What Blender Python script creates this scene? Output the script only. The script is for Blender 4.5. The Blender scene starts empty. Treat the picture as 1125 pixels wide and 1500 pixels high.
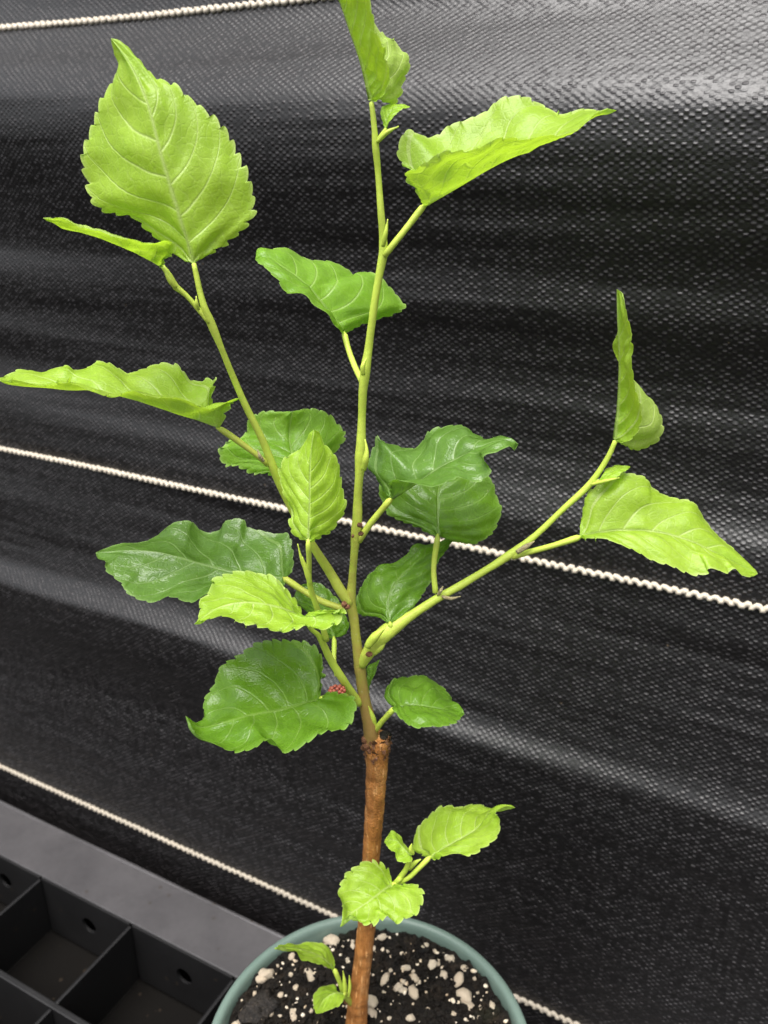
import bpy, bmesh, math, random
import numpy as np
from mathutils import Vector, Matrix, noise as mnoise

# ------------------------------------------------------------------ camera
CAM_Z = 0.59                      # metres above the bench
PITCH = math.radians(22.3)        # looking down
FPX = 1214.0                      # focal length in pixels of a 1125 x 1500 frame
scene = bpy.context.scene
col = scene.collection
cam_d = bpy.data.cameras.new('camera')
cam = bpy.data.objects.new('camera', cam_d)
col.objects.link(cam)
cam.location = (0, 0, CAM_Z)
cam.rotation_euler = (math.radians(90) - PITCH, 0, 0)
cam_d.sensor_fit = 'VERTICAL'
cam_d.sensor_height = 4.8
cam_d.lens = 4.8 * FPX / 1500.0
cam_d.clip_start = 0.01
cam_d.clip_end = 200
cam_d.dof.use_dof = True
cam_d.dof.focus_distance = 0.27
cam_d.dof.aperture_fstop = 2.6
scene.camera = cam

# ------------------------------------------------------------------ light: bright overcast
SUN_EL, SUN_AZ = 70.0, 208.0      # azimuth clockwise from +Y (behind and left of the camera)
world = bpy.data.worlds.new('World')
scene.world = world
world.use_nodes = True
wn = world.node_tree.nodes
wl = world.node_tree.links
wn.clear()
sky = wn.new('ShaderNodeTexSky')
sky.sky_type = 'NISHITA'
sky.sun_disc = False
sky.sun_elevation = math.radians(SUN_EL)
sky.sun_rotation = math.radians(SUN_AZ)
sky.air_density = 1.0
sky.dust_density = 4.0
sky.ozone_density = 1.0
hs = wn.new('ShaderNodeHueSaturation')
hs.inputs['Saturation'].default_value = 0.22     # thick white cloud: nearly neutral light
bg = wn.new('ShaderNodeBackground')
bg.inputs['Strength'].default_value = 0.075
wo = wn.new('ShaderNodeOutputWorld')
wl.new(sky.outputs[0], hs.inputs['Color'])
wl.new(hs.outputs[0], bg.inputs['Color'])
wl.new(bg.outputs[0], wo.inputs['Surface'])
sd = bpy.data.lights.new('sun', 'SUN')
sd.energy = 1.5
sd.angle = math.radians(45)
sd.color = (1.0, 0.965, 0.94)
sun = bpy.data.objects.new('sun', sd)
col.objects.link(sun)
el, az = math.radians(SUN_EL), math.radians(SUN_AZ)
sdir = Vector((math.sin(az) * math.cos(el), math.cos(az) * math.cos(el), math.sin(el)))
sun.rotation_euler = sdir.to_track_quat('Z', 'Y').to_euler()
vs = scene.view_settings
vs.view_transform = 'Standard'
vs.look = 'None'
vs.exposure = 1.65
vs.gamma = 1.0
vs.use_curve_mapping = False
scene.render.engine = 'CYCLES'
scene.cycles.max_bounces = 10
scene.cycles.transmission_bounces = 8

rng = np.random.default_rng(11)
random.seed(5)

# ------------------------------------------------------------------ helpers
def ray(px, py):
    a = (px - 562.5) / FPX
    v = (750.0 - py) / FPX
    return np.array([a, math.cos(PITCH) + v * math.sin(PITCH), -math.sin(PITCH) + v * math.cos(PITCH)])

def at(px, py, Y):
    """the point at forward distance Y (metres) seen in direction px, py of the photograph"""
    r = ray(px, py)
    return r * (Y / r[1]) + np.array([0, 0, CAM_Z])

def on_level(px, py, z):
    r = ray(px, py)
    return r * ((z - CAM_Z) / r[2]) + np.array([0, 0, CAM_Z])

def px_size(P):
    """metres covered by one photograph pixel at P"""
    return (P[1] * math.cos(PITCH) - (P[2] - CAM_Z) * math.sin(PITCH)) / FPX

FR = {'O': (0, 0, 1), 'A': (0, 0, 2.679), 'B': (360, 0, 2.009), 'C': (0, 360, 2.679), 'D': (300, 560, 2.344),
      'E': (740, 400, 2.922), 'F': (120, 720, 2.557), 'G': (440, 860, 4.018), 'H': (480, 1060, 3.75),
      'I': (300, 1240, 2.25), 'K': (380, 1340, 4.327), 'M': (360, 340, 4.327)}
def fp(fr, x, y):
    ox, oy, s = FR[fr]
    return ox + x / s, oy + y / s

def catmull(P, n, warp=1.0):
    """n+1 points spread evenly by arc length along a Catmull-Rom curve through P"""
    P = np.asarray(P, float)
    d = np.concatenate([[0], np.cumsum(np.sqrt(np.linalg.norm(np.diff(P, axis=0), axis=1)) + 1e-6)])
    ext = np.vstack([2 * P[0] - P[1], P, 2 * P[-1] - P[-2]])
    out = []
    for i in range(len(P) - 1):
        p0, p1, p2, p3 = ext[i], ext[i + 1], ext[i + 2], ext[i + 3]
        t0 = 0.0
        t1 = t0 + np.sqrt(np.linalg.norm(p1 - p0)) + 1e-6
        t2 = t1 + np.sqrt(np.linalg.norm(p2 - p1)) + 1e-6
        t3 = t2 + np.sqrt(np.linalg.norm(p3 - p2)) + 1e-6
        for t in np.linspace(t1, t2, 14, endpoint=False):
            A1 = (t1 - t) / (t1 - t0) * p0 + (t - t0) / (t1 - t0) * p1
            A2 = (t2 - t) / (t2 - t1) * p1 + (t - t1) / (t2 - t1) * p2
            A3 = (t3 - t) / (t3 - t2) * p2 + (t - t2) / (t3 - t2) * p3
            B1 = (t2 - t) / (t2 - t0) * A1 + (t - t0) / (t2 - t0) * A2
            B2 = (t3 - t) / (t3 - t1) * A2 + (t - t1) / (t3 - t1) * A3
            out.append((t2 - t) / (t2 - t1) * B1 + (t - t1) / (t2 - t1) * B2)
    out.append(P[-1])
    out = np.array(out)
    L = np.concatenate([[0], np.cumsum(np.linalg.norm(np.diff(out, axis=0), axis=1))])
    tt = np.linspace(0, 1, n + 1) ** warp * L[-1]
    return np.stack([np.interp(tt, L, out[:, k]) for k in range(out.shape[1])], -1), L[-1]

def vnoise(x, y, seed=0):
    """smooth 2-D value noise in -1..1, vectorised"""
    xi = np.floor(x).astype(np.int64); yi = np.floor(y).astype(np.int64)
    fx = x - xi; fy = y - yi
    fx = fx * fx * (3 - 2 * fx); fy = fy * fy * (3 - 2 * fy)
    def h(a, b):
        n = (a * 374761393 + b * 668265263 + seed * 974634777) & 0x7fffffff
        n = ((n ^ (n >> 13)) * 1274126177) & 0x7fffffff
        return ((n ^ (n >> 16)) & 0xffff) / 32767.5 - 1
    return (h(xi, yi) * (1 - fx) + h(xi + 1, yi) * fx) * (1 - fy) + (h(xi, yi + 1) * (1 - fx) + h(xi + 1, yi + 1) * fx) * fy

def mesh_obj(name, verts, faces, mat, parent=None, smooth=True, attrs=None, uv=None):
    me = bpy.data.meshes.new(name)
    me.from_pydata([tuple(map(float, v)) for v in verts], [], [tuple(map(int, f)) for f in faces])
    if smooth:
        me.polygons.foreach_set('use_smooth', [True] * len(me.polygons))
    if attrs:
        for k, vals in attrs.items():
            a = me.attributes.new(k, 'FLOAT', 'POINT')
            a.data.foreach_set('value', np.asarray(vals, np.float32))
    if uv is not None:
        l = me.uv_layers.new(name='UVMap')
        vi = np.empty(len(me.loops), np.int32)
        me.loops.foreach_get('vertex_index', vi)
        l.data.foreach_set('uv', np.asarray(uv, np.float32)[vi].ravel())
    me.materials.append(mat)
    me.update()
    o = bpy.data.objects.new(name, me)
    col.objects.link(o)
    if parent is not None:
        o.parent = parent
        o.matrix_parent_inverse = parent_world(parent).inverted()
    return o

def parent_world(p):
    m = p.matrix_basis.copy()
    if p.parent is not None:
        m = parent_world(p.parent) @ p.matrix_parent_inverse @ m
    return m

def bm_obj(name, bm, mat, parent=None, smooth=True):
    me = bpy.data.meshes.new(name)
    bm.to_mesh(me); bm.free()
    if smooth:
        me.polygons.foreach_set('use_smooth', [True] * len(me.polygons))
    me.materials.append(mat)
    o = bpy.data.objects.new(name, me)
    col.objects.link(o)
    if parent is not None:
        o.parent = parent
        o.matrix_parent_inverse = parent_world(parent).inverted()
    return o

def empty(name, loc):
    o = bpy.data.objects.new(name, None)
    o.empty_display_size = 0.02
    o.location = loc
    col.objects.link(o)
    return o

def tag(o, label, cat=None, group=None, kind=None):
    if label: o['label'] = label
    if cat: o['category'] = cat
    if group: o['group'] = group
    if kind: o['kind'] = kind
    return o

def tube_geo(P, R, sides=14, lump=0.0, seed=0, cap=True):
    """rings round the centre line P with radii R -> verts, faces"""
    P = np.asarray(P, float); R = np.asarray(R, float)
    T = np.gradient(P, axis=0)
    T /= np.linalg.norm(T, axis=1)[:, None] + 1e-12
    up = np.array([0.3, -0.9, 0.2]); 
    V, F = [], []
    n = len(P)
    a = np.cross(T[0], up); a /= np.linalg.norm(a)
    for i in range(n):
        a = a - T[i] * (a @ T[i]); a /= np.linalg.norm(a) + 1e-12
        b = np.cross(T[i], a)
        for k in range(sides):
            th = 2 * math.pi * k / sides
            r = R[i]
            if lump:
                r *= 1 + lump * float(vnoise(np.array(k / sides * 5.0 + seed * 7.3), np.array(i * 0.33 + seed * 3.1), seed)) \
                       + lump * 0.6 * float(vnoise(np.array(k * 0.9 + seed), np.array(i * 0.9), seed + 5))
            V.append(P[i] + r * (math.cos(th) * a + math.sin(th) * b))
    for i in range(n - 1):
        for k in range(sides):
            k2 = (k + 1) % sides
            F.append((i * sides + k, i * sides + k2, (i + 1) * sides + k2, (i + 1) * sides + k))
    if cap:
        c0 = len(V); V.append(P[0] - T[0] * R[0] * 0.4)
        c1 = len(V); V.append(P[-1] + T[-1] * R[-1] * 0.4)
        for k in range(sides):
            k2 = (k + 1) % sides
            F.append((c0, k2, k)); F.append((c1, (n - 1) * sides + k, (n - 1) * sides + k2))
    return V, F

# ------------------------------------------------------------------ material helpers
def new_mat(name):
    m = bpy.data.materials.new(name)
    m.use_nodes = True
    nt = m.node_tree
    b = nt.nodes['Principled BSDF']
    return m, nt, b

def N(nt, typ, **kw):
    n = nt.nodes.new('ShaderNode' + typ)
    for k, v in kw.items():
        setattr(n, k, v)
    return n

def mixc(nt, fac, a, b, blend='MIX'):
    m = nt.nodes.new('ShaderNodeMix')
    m.data_type = 'RGBA'; m.blend_type = blend
    for s, v in ((0, fac), (6, a), (7, b)):
        if hasattr(v, 'is_linked') or isinstance(v, bpy.types.NodeSocket):
            nt.links.new(v, m.inputs[s])
        elif s == 0:
            m.inputs[0].default_value = v
        else:
            m.inputs[s].default_value = (*v, 1)
    return m.outputs[2]

def math_n(nt, op, a, b=None, clamp=False):
    m = nt.nodes.new('ShaderNodeMath'); m.operation = op; m.use_clamp = clamp
    for i, v in enumerate((a, b)):
        if v is None: continue
        if isinstance(v, bpy.types.NodeSocket): nt.links.new(v, m.inputs[i])
        else: m.inputs[i].default_value = v
    return m.outputs[0]

def noise_n(nt, scale, detail=4, rough=0.55, vec=None, dist=0.0):
    n = N(nt, 'TexNoise')
    n.inputs['Scale'].default_value = scale
    n.inputs['Detail'].default_value = detail
    n.inputs['Roughness'].default_value = rough
    n.inputs['Distortion'].default_value = dist
    if vec is not None: nt.links.new(vec, n.inputs['Vector'])
    return n.outputs['Fac']

def ramp(nt, fac, stops):
    r = N(nt, 'ValToRGB')
    e = r.color_ramp.elements
    while len(e) < len(stops): e.new(0.5)
    for i, (p, c) in enumerate(stops):
        e[i].position = p; e[i].color = (*c, 1) if len(c) == 3 else c
    nt.links.new(fac, r.inputs[0])
    return r.outputs[0]

def obj_co(nt):
    return N(nt, 'TexCoord').outputs['Object']

def bump(nt, b, h, strength, dist):
    n = N(nt, 'Bump')
    n.inputs['Strength'].default_value = strength
    n.inputs['Distance'].default_value = dist
    nt.links.new(h, n.inputs['Height'])
    nt.links.new(n.outputs[0], b.inputs['Normal'])
    return n

# woven black polypropylene tape; UV is in metres
def make_weave(name, pu, pv, base=(0.0040, 0.0036, 0.0038), spec=0.62):
    m, nt, b = new_mat(name)
    uv = N(nt, 'UVMap').outputs[0]
    # slight wander of the threads
    sx = N(nt, 'SeparateXYZ'); 
    wob = N(nt, 'TexNoise'); wob.inputs['Scale'].default_value = 60; wob.inputs['Detail'].default_value = 3
    nt.links.new(uv, wob.inputs['Vector'])
    vm = N(nt, 'VectorMath', operation='MULTIPLY_ADD')
    nt.links.new(wob.outputs['Color'], vm.inputs[0])
    vm.inputs[1].default_value = (0.0034, 0.0016, 0)
    nt.links.new(uv, vm.inputs[2])
    nt.links.new(vm.outputs[0], sx.inputs[0])
    su = math_n(nt, 'SINE', math_n(nt, 'MULTIPLY', sx.outputs[0], math.pi / pu))
    sv = math_n(nt, 'SINE', math_n(nt, 'MULTIPLY', sx.outputs[1], math.pi / pv))
    prod = math_n(nt, 'MULTIPLY', su, sv)
    over = math_n(nt, 'GREATER_THAN', prod, 0.0)
    pos = math_n(nt, 'MULTIPLY', math_n(nt, 'POWER', math_n(nt, 'ABSOLUTE', su), 0.45), math_n(nt, 'POWER', math_n(nt, 'ABSOLUTE', sv), 1.3))
    pos = math_n(nt, 'MULTIPLY', pos, over)
    neg = math_n(nt, 'MINIMUM', prod, 0.0)
    hgt = math_n(nt, 'ADD', pos, math_n(nt, 'MULTIPLY', neg, 0.45))
    # threads differ: some flat, some twisted
    mp = N(nt, 'Mapping'); mp.inputs['Scale'].default_value = (110, 560, 1)
    nt.links.new(uv, mp.inputs['Vector'])
    var0 = noise_n(nt, 1.0, 2, 0.6, mp.outputs[0])
    # every crossing lies a little differently
    cmb = N(nt, 'CombineXYZ')
    nt.links.new(math_n(nt, 'FLOOR', math_n(nt, 'DIVIDE', sx.outputs[0], pu)), cmb.inputs[0])
    nt.links.new(math_n(nt, 'FLOOR', math_n(nt, 'DIVIDE', sx.outputs[1], pv)), cmb.inputs[1])
    wnz = N(nt, 'TexWhiteNoise'); wnz.noise_dimensions = '2D'
    nt.links.new(cmb.outputs[0], wnz.inputs['Vector'])
    var = math_n(nt, 'ADD', math_n(nt, 'MULTIPLY', var0, 0.55), math_n(nt, 'MULTIPLY', wnz.outputs['Value'], 0.45))
    hgt = math_n(nt, 'MULTIPLY', hgt, math_n(nt, 'ADD', math_n(nt, 'MULTIPLY', math_n(nt, 'SUBTRACT', var, 0.32, True), 2.4), 0.10))
    mp2 = N(nt, 'Mapping'); mp2.inputs['Scale'].default_value = (700, 2600, 1)
    nt.links.new(uv, mp2.inputs['Vector'])
    fine = noise_n(nt, 1.0, 2, 0.5, mp2.outputs[0])
    hgt = math_n(nt, 'ADD', hgt, math_n(nt, 'MULTIPLY', fine, 0.35))
    bump(nt, b, hgt, 0.66, 0.00055)
    dust = noise_n(nt, 7.0, 5, 0.65, uv)
    c = mixc(nt, math_n(nt, 'MULTIPLY', dust, 0.5), base, (0.0085, 0.0075, 0.0072))
    top = math_n(nt, 'POWER', pos, 1.4)
    c = mixc(nt, math_n(nt, 'MULTIPLY', top, math_n(nt, 'MULTIPLY', math_n(nt, 'SUBTRACT', var, 0.38, True), 3.2), True), c, (0.034, 0.029, 0.031))  # lighter colour paints in the glints on the raised tapes
    # a few specks of grit caught in the weave
    vo = N(nt, 'TexVoronoi'); vo.inputs['Scale'].default_value = 34
    nt.links.new(uv, vo.inputs['Vector'])
    sp = math_n(nt, 'LESS_THAN', vo.outputs['Distance'], 0.022)
    c = mixc(nt, math_n(nt, 'MULTIPLY', sp, 0.7), c, (0.12, 0.09, 0.06))
    nt.links.new(c, b.inputs['Base Color'])
    rr = math_n(nt, 'ADD', math_n(nt, 'MULTIPLY', var, 0.2), 0.27)
    nt.links.new(rr, b.inputs['Roughness'])
    b.inputs['Specular IOR Level'].default_value = spec
    return m

MAT_WEAVE = make_weave('black_woven_fabric', 0.0024, 0.0016)

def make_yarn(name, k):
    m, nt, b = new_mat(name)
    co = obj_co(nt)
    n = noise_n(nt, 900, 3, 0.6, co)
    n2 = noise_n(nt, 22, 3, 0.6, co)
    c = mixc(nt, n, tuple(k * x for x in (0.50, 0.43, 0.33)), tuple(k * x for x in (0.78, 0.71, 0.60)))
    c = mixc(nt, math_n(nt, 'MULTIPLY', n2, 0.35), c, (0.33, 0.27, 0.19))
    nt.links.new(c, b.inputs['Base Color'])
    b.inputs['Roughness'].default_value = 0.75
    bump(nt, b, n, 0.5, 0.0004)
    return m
MAT_YARN = make_yarn('cream_yarn', 1.0)
MAT_YARN_SHADED = make_yarn('shaded_cream_yarn', 0.62)   # darker copy for the lowest yarn: its shade is put into the colour

def make_plastic(name, c1, c2, rough, dusty=0.5, spec=0.5):
    m, nt, b = new_mat(name)
    co = obj_co(nt)
    n = noise_n(nt, 18, 6, 0.65, co)
    n2 = noise_n(nt, 260, 4, 0.7, co)
    f = math_n(nt, 'MULTIPLY', math_n(nt, 'ADD', n, math_n(nt, 'MULTIPLY', n2, 0.5)), dusty, True)
    c = mixc(nt, f, c1, c2)
    vo = N(nt, 'TexVoronoi'); vo.inputs['Scale'].default_value = 62
    nt.links.new(co, vo.inputs['Vector'])
    sp = math_n(nt, 'LESS_THAN', vo.outputs['Distance'], 0.10)
    c = mixc(nt, math_n(nt, 'MULTIPLY', sp, 0.55), c, (0.03, 0.022, 0.015))
    nt.links.new(c, b.inputs['Base Color'])
    r = math_n(nt, 'ADD', math_n(nt, 'MULTIPLY', n, 0.25), rough - 0.12)
    nt.links.new(r, b.inputs['Roughness'])
    b.inputs['Specular IOR Level'].default_value = spec
    bump(nt, b, math_n(nt, 'ADD', n2, math_n(nt, 'MULTIPLY', n, 2.0)), 0.25, 0.0006)
    return m
MAT_BENCH = make_plastic('dark_bench', (0.0018, 0.0016, 0.0014), (0.006, 0.005, 0.004), 0.8, 0.6, 0.1)
MAT_TRAY = make_plastic('black_tray_plastic', (0.0045, 0.0045, 0.005), (0.015, 0.0145, 0.0145), 0.42, 0.55, 0.4)
MAT_RIM = make_plastic('dusty_tray_rim', (0.018, 0.0175, 0.019), (0.085, 0.080, 0.082), 0.36, 0.75)
MAT_POT = make_plastic('green_pot_plastic', (0.105, 0.165, 0.135), (0.17, 0.22, 0.19), 0.38, 0.5)

def make_soil():
    m, nt, b = new_mat('potting_mix')
    co = obj_co(nt)
    n = noise_n(nt, 130, 6, 0.7, co)
    n2 = noise_n(nt, 600, 4, 0.7, co)
    n3 = noise_n(nt, 28, 3, 0.6, co)
    c = ramp(nt, n, [(0.32, (0.003, 0.0024, 0.002)), (0.55, (0.011, 0.0078, 0.005)), (0.75, (0.040, 0.027, 0.016))])
    c = mixc(nt, math_n(nt, 'MULTIPLY', ramp(nt, n3, [(0.58, (0, 0, 0)), (0.75, (1, 1, 1))]), 0.35), c, (0.030, 0.036, 0.012))
    nt.links.new(c, b.inputs['Base Color'])
    b.inputs['Roughness'].default_value = 0.5
    b.inputs['Specular IOR Level'].default_value = 0.28
    bump(nt, b, math_n(nt, 'ADD', n, math_n(nt, 'MULTIPLY', n2, 0.6)), 1.0, 0.0030)
    return m
MAT_SOIL = make_soil()

def make_perlite():
    m, nt, b = new_mat('perlite')
    co = obj_co(nt)
    oi = N(nt, 'ObjectInfo')
    n = noise_n(nt, 420, 5, 0.7, co)
    n2 = noise_n(nt, 160, 4, 0.6, co)
    c = ramp(nt, n2, [(0.30, (0.42, 0.29, 0.17)), (0.47, (0.74, 0.62, 0.45)), (0.68, (0.88, 0.81, 0.69))])
    c = mixc(nt, math_n(nt, 'MULTIPLY', oi.outputs['Random'], 0.45), c, (0.66, 0.50, 0.34))
    c = mixc(nt, ramp(nt, n, [(0.60, (0, 0, 0)), (0.72, (0.7, 0.7, 0.7))]), c, (0.16, 0.10, 0.06))
    nt.links.new(c, b.inputs['Base Color'])
    b.inputs['Roughness'].default_value = 0.8
    bump(nt, b, n, 0.8, 0.0012)
    return m
MAT_PERL = make_perlite()

def make_wood(name, c1, c2, c3, sc=(1, 1, 0.16)):
    m, nt, b = new_mat(name)
    co = obj_co(nt)
    mp = N(nt, 'Mapping'); mp.inputs['Scale'].default_value = sc
    nt.links.new(co, mp.inputs['Vector'])
    n = noise_n(nt, 420, 6, 0.65, mp.outputs[0])
    n2 = noise_n(nt, 90, 3, 0.6, co)
    n3 = noise_n(nt, 900, 3, 0.6, co)
    c = ramp(nt, n, [(0.25, c1), (0.5, c2), (0.75, c3)])
    c = mixc(nt, ramp(nt, n2, [(0.45, (0, 0, 0)), (0.7, (0.75, 0.75, 0.75))]), c, tuple(x * 0.55 for x in c1))
    vo = N(nt, 'TexVoronoi'); vo.inputs['Scale'].default_value = 520
    nt.links.new(mp.outputs[0], vo.inputs['Vector'])
    fl = math_n(nt, 'LESS_THAN', vo.outputs['Distance'], 0.20)
    c = mixc(nt, math_n(nt, 'MULTIPLY', fl, 0.45), c, tuple(min(1, x * 1.45 + .03) for x in c3))
    fis = noise_n(nt, 750, 4, 0.75, mp.outputs[0])
    c = mixc(nt, ramp(nt, fis, [(0.56, (0, 0, 0)), (0.68, (0.5, 0.5, 0.5))]), c, tuple(x * .5 for x in c1))
    nt.links.new(c, b.inputs['Base Color'])
    b.inputs['Roughness'].default_value = 0.5
    b.inputs['Specular IOR Level'].default_value = 0.35
    bump(nt, b, math_n(nt, 'ADD', math_n(nt, 'ADD', n, math_n(nt, 'MULTIPLY', n3, 0.5)), math_n(nt, 'MULTIPLY', fis, -0.8)), 0.9, 0.0012)
    return m
MAT_BARK = make_wood('brown_bark', (0.31, 0.115, 0.030), (0.52, 0.21, 0.058), (0.70, 0.36, 0.14))
MAT_FLAKE = make_wood('flaky_bark', (0.075, 0.028, 0.015), (0.18, 0.075, 0.035), (0.34, 0.17, 0.09), (1, 1, 1))
MAT_DARK = make_wood('dark_cut_end', (0.008, 0.007, 0.006), (0.018, 0.014, 0.011), (0.04, 0.03, 0.02), (1, 1, 1))
MAT_STIPULE = make_wood('dry_stipule', (0.30, 0.22, 0.12), (0.45, 0.38, 0.20), (0.55, 0.50, 0.32), (1, 1, 1))

def make_stem():
    """green stems; attribute 'age' 0 = fresh yellow-green, 1 = browning"""
    m, nt, b = new_mat('green_stem')
    co = obj_co(nt)
    at_ = N(nt, 'Attribute', attribute_name='age')
    n = noise_n(nt, 300, 5, 0.6, co)
    n2 = noise_n(nt, 60, 3, 0.6, co)
    fresh = mixc(nt, n2, (0.41, 0.56, 0.055), (0.57, 0.66, 0.11))
    brown = mixc(nt, n, (0.21, 0.125, 0.034), (0.38, 0.25, 0.085))
    a = math_n(nt, 'ADD', at_.outputs['Fac'], math_n(nt, 'MULTIPLY', math_n(nt, 'SUBTRACT', n, 0.5), 0.7), True)
    c = mixc(nt, a, fresh, brown)
    # pale lenticels
    vo = N(nt, 'TexVoronoi'); vo.inputs['Scale'].default_value = 330
    nt.links.new(co, vo.inputs['Vector'])
    sp = math_n(nt, 'LESS_THAN', vo.outputs['Distance'], 0.16)
    c = mixc(nt, math_n(nt, 'MULTIPLY', sp, math_n(nt, 'MULTIPLY', at_.outputs['Fac'], 0.5, True)), c, (0.46, 0.40, 0.24))
    nt.links.new(c, b.inputs['Base Color'])
    b.inputs['Roughness'].default_value = 0.45
    b.inputs['Specular IOR Level'].default_value = 0.35
    b.inputs['Subsurface Weight'].default_value = 0.12
    b.inputs['Subsurface Radius'].default_value = (0.002, 0.003, 0.0006)
    b.inputs['Subsurface Scale'].default_value = 0.5
    bump(nt, b, math_n(nt, 'ADD', n, n2), 0.35, 0.0006)
    return m
MAT_STEM = make_stem()

def make_leaf(name, up, up2, vein, trans, tf, under, rough=0.36):
    """blade: gloss on the upper face, dull paler underside, light passing through; vein / margin are mesh attributes"""
    m, nt, b = new_mat(name)
    out = nt.nodes['Material Output']
    uvn = N(nt, 'UVMap').outputs[0]
    co = obj_co(nt)
    cellm = N(nt, 'Attribute', attribute_name='cell_length').outputs['Fac']
    halfw = N(nt, 'Attribute', attribute_name='half_width').outputs['Fac']
    sx = N(nt, 'SeparateXYZ'); nt.links.new(uvn, sx.inputs[0])
    tt = sx.outputs[0]
    ss = math_n(nt, 'ABSOLUTE', sx.outputs[1])
    wig = math_n(nt, 'MULTIPLY', math_n(nt, 'SUBTRACT', noise_n(nt, 70, 2, 0.5, co), 0.5), 0.035)
    fs = math_n(nt, 'MULTIPLY', ss, math_n(nt, 'ADD', math_n(nt, 'MULTIPLY', ss, 0.14), 0.20))
    tk = math_n(nt, 'DIVIDE', math_n(nt, 'SUBTRACT', math_n(nt, 'ADD', tt, wig), fs), math_n(nt, 'SUBTRACT', 1.0, math_n(nt, 'MULTIPLY', fs, 0.35)))
    kk = math_n(nt, 'MULTIPLY', math_n(nt, 'POWER', math_n(nt, 'MAXIMUM', math_n(nt, 'DIVIDE', tk, 0.74), 0.0), 1.087), 5.0)
    # stagger the two sides by a fraction of a cell
    kk = math_n(nt, 'ADD', kk, math_n(nt, 'MULTIPLY', math_n(nt, 'GREATER_THAN', sx.outputs[1], 0.0), math_n(nt, 'MULTIPLY', tt, 0.55)))
    fr_ = math_n(nt, 'ABSOLUTE', math_n(nt, 'SUBTRACT', kk, math_n(nt, 'ROUND', kk)))
    dsec = math_n(nt, 'MULTIPLY', fr_, cellm)
    wsec = math_n(nt, 'ADD', math_n(nt, 'MULTIPLY', math_n(nt, 'SUBTRACT', 1.0, ss), 0.00042), 0.00014)
    szf = math_n(nt, 'MINIMUM', math_n(nt, 'DIVIDE', cellm, 0.0095), 1.15)
    wsec = math_n(nt, 'MULTIPLY', wsec, math_n(nt, 'MULTIPLY', szf, 0.85))
    qs = math_n(nt, 'DIVIDE', dsec, wsec)
    vsec = math_n(nt, 'MULTIPLY', math_n(nt, 'EXPONENT', math_n(nt, 'MULTIPLY', math_n(nt, 'MULTIPLY', qs, qs), -1.0)), math_n(nt, 'LESS_THAN', kk, 5.4))
    vsec = math_n(nt, 'MULTIPLY', vsec, math_n(nt, 'GREATER_THAN', tk, -0.03))
    # cross veins between neighbouring side veins
    dl_ = math_n(nt, 'MULTIPLY', ss, halfw)
    ph_ = math_n(nt, 'ADD', math_n(nt, 'DIVIDE', dl_, 0.0040), math_n(nt, 'MULTIPLY', noise_n(nt, 120, 2, 0.5, co), 2.6))
    cf = math_n(nt, 'ABSOLUTE', math_n(nt, 'SUBTRACT', ph_, math_n(nt, 'ROUND', ph_)))
    qc = math_n(nt, 'DIVIDE', cf, 0.055)
    vter = math_n(nt, 'EXPONENT', math_n(nt, 'MULTIPLY', math_n(nt, 'MULTIPLY', qc, qc), -1.0))
    wm = math_n(nt, 'ADD', math_n(nt, 'MULTIPLY', math_n(nt, 'SUBTRACT', 1.0, tt), 0.00055), 0.00022)
    qm = math_n(nt, 'DIVIDE', dl_, math_n(nt, 'MULTIPLY', wm, szf))
    vmid = math_n(nt, 'EXPONENT', math_n(nt, 'MULTIPLY', math_n(nt, 'MULTIPLY', qm, qm), -1.0))
    av = math_n(nt, 'MAXIMUM', vmid, math_n(nt, 'MULTIPLY', vsec, 0.85))
    am = N(nt, 'Attribute', attribute_name='margin').outputs['Fac']
    geo = N(nt, 'NewGeometry')
    back = geo.outputs['Backfacing']
    n = noise_n(nt, 55, 5, 0.6, co)
    n2 = noise_n(nt, 380, 4, 0.65, co)
    c = mixc(nt, ramp(nt, n, [(0.32, (0, 0, 0)), (0.70, (1, 1, 1))]), up, up2)
    c = mixc(nt, math_n(nt, 'MULTIPLY', math_n(nt, 'SUBTRACT', n2, 0.45, True), 0.8), c, tuple(min(1, x * 1.5 + .01) for x in up2))
    # net of fine veins
    vo = N(nt, 'TexVoronoi', feature='DISTANCE_TO_EDGE')
    vo.inputs['Scale'].default_value = 330
    nt.links.new(co, vo.inputs['Vector'])
    net = math_n(nt, 'SUBTRACT', 1.0, math_n(nt, 'MULTIPLY', vo.outputs['Distance'], 9.0), True)
    vo2 = N(nt, 'TexVoronoi', feature='DISTANCE_TO_EDGE')
    vo2.inputs['Scale'].default_value = 900
    nt.links.new(co, vo2.inputs['Vector'])
    net2 = math_n(nt, 'SUBTRACT', 1.0, math_n(nt, 'MULTIPLY', vo2.outputs['Distance'], 6.0), True)
    netall = math_n(nt, 'ADD', math_n(nt, 'ADD', math_n(nt, 'MULTIPLY', net, 0.45), math_n(nt, 'MULTIPLY', net2, 0.25)), math_n(nt, 'MULTIPLY', vter, 0.55), True)
    c = mixc(nt, math_n(nt, 'MULTIPLY', netall, 0.13), c, vein)
    # small insect pricks and pale flecks
    vo3 = N(nt, 'TexVoronoi'); vo3.inputs['Scale'].default_value = 150
    nt.links.new(co, vo3.inputs['Vector'])
    fl = math_n(nt, 'LESS_THAN', vo3.outputs['Distance'], 0.045)
    c = mixc(nt, math_n(nt, 'MULTIPLY', fl, 0.30), c, (0.62, 0.66, 0.30))
    cu = mixc(nt, math_n(nt, 'MULTIPLY', netall, 0.30), under, vein)
    c = mixc(nt, back, c, cu)
    vf = math_n(nt, 'MULTIPLY', av, math_n(nt, 'ADD', math_n(nt, 'MULTIPLY', back, 0.35), 0.55), True)
    c = mixc(nt, vf, c, vein)
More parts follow.
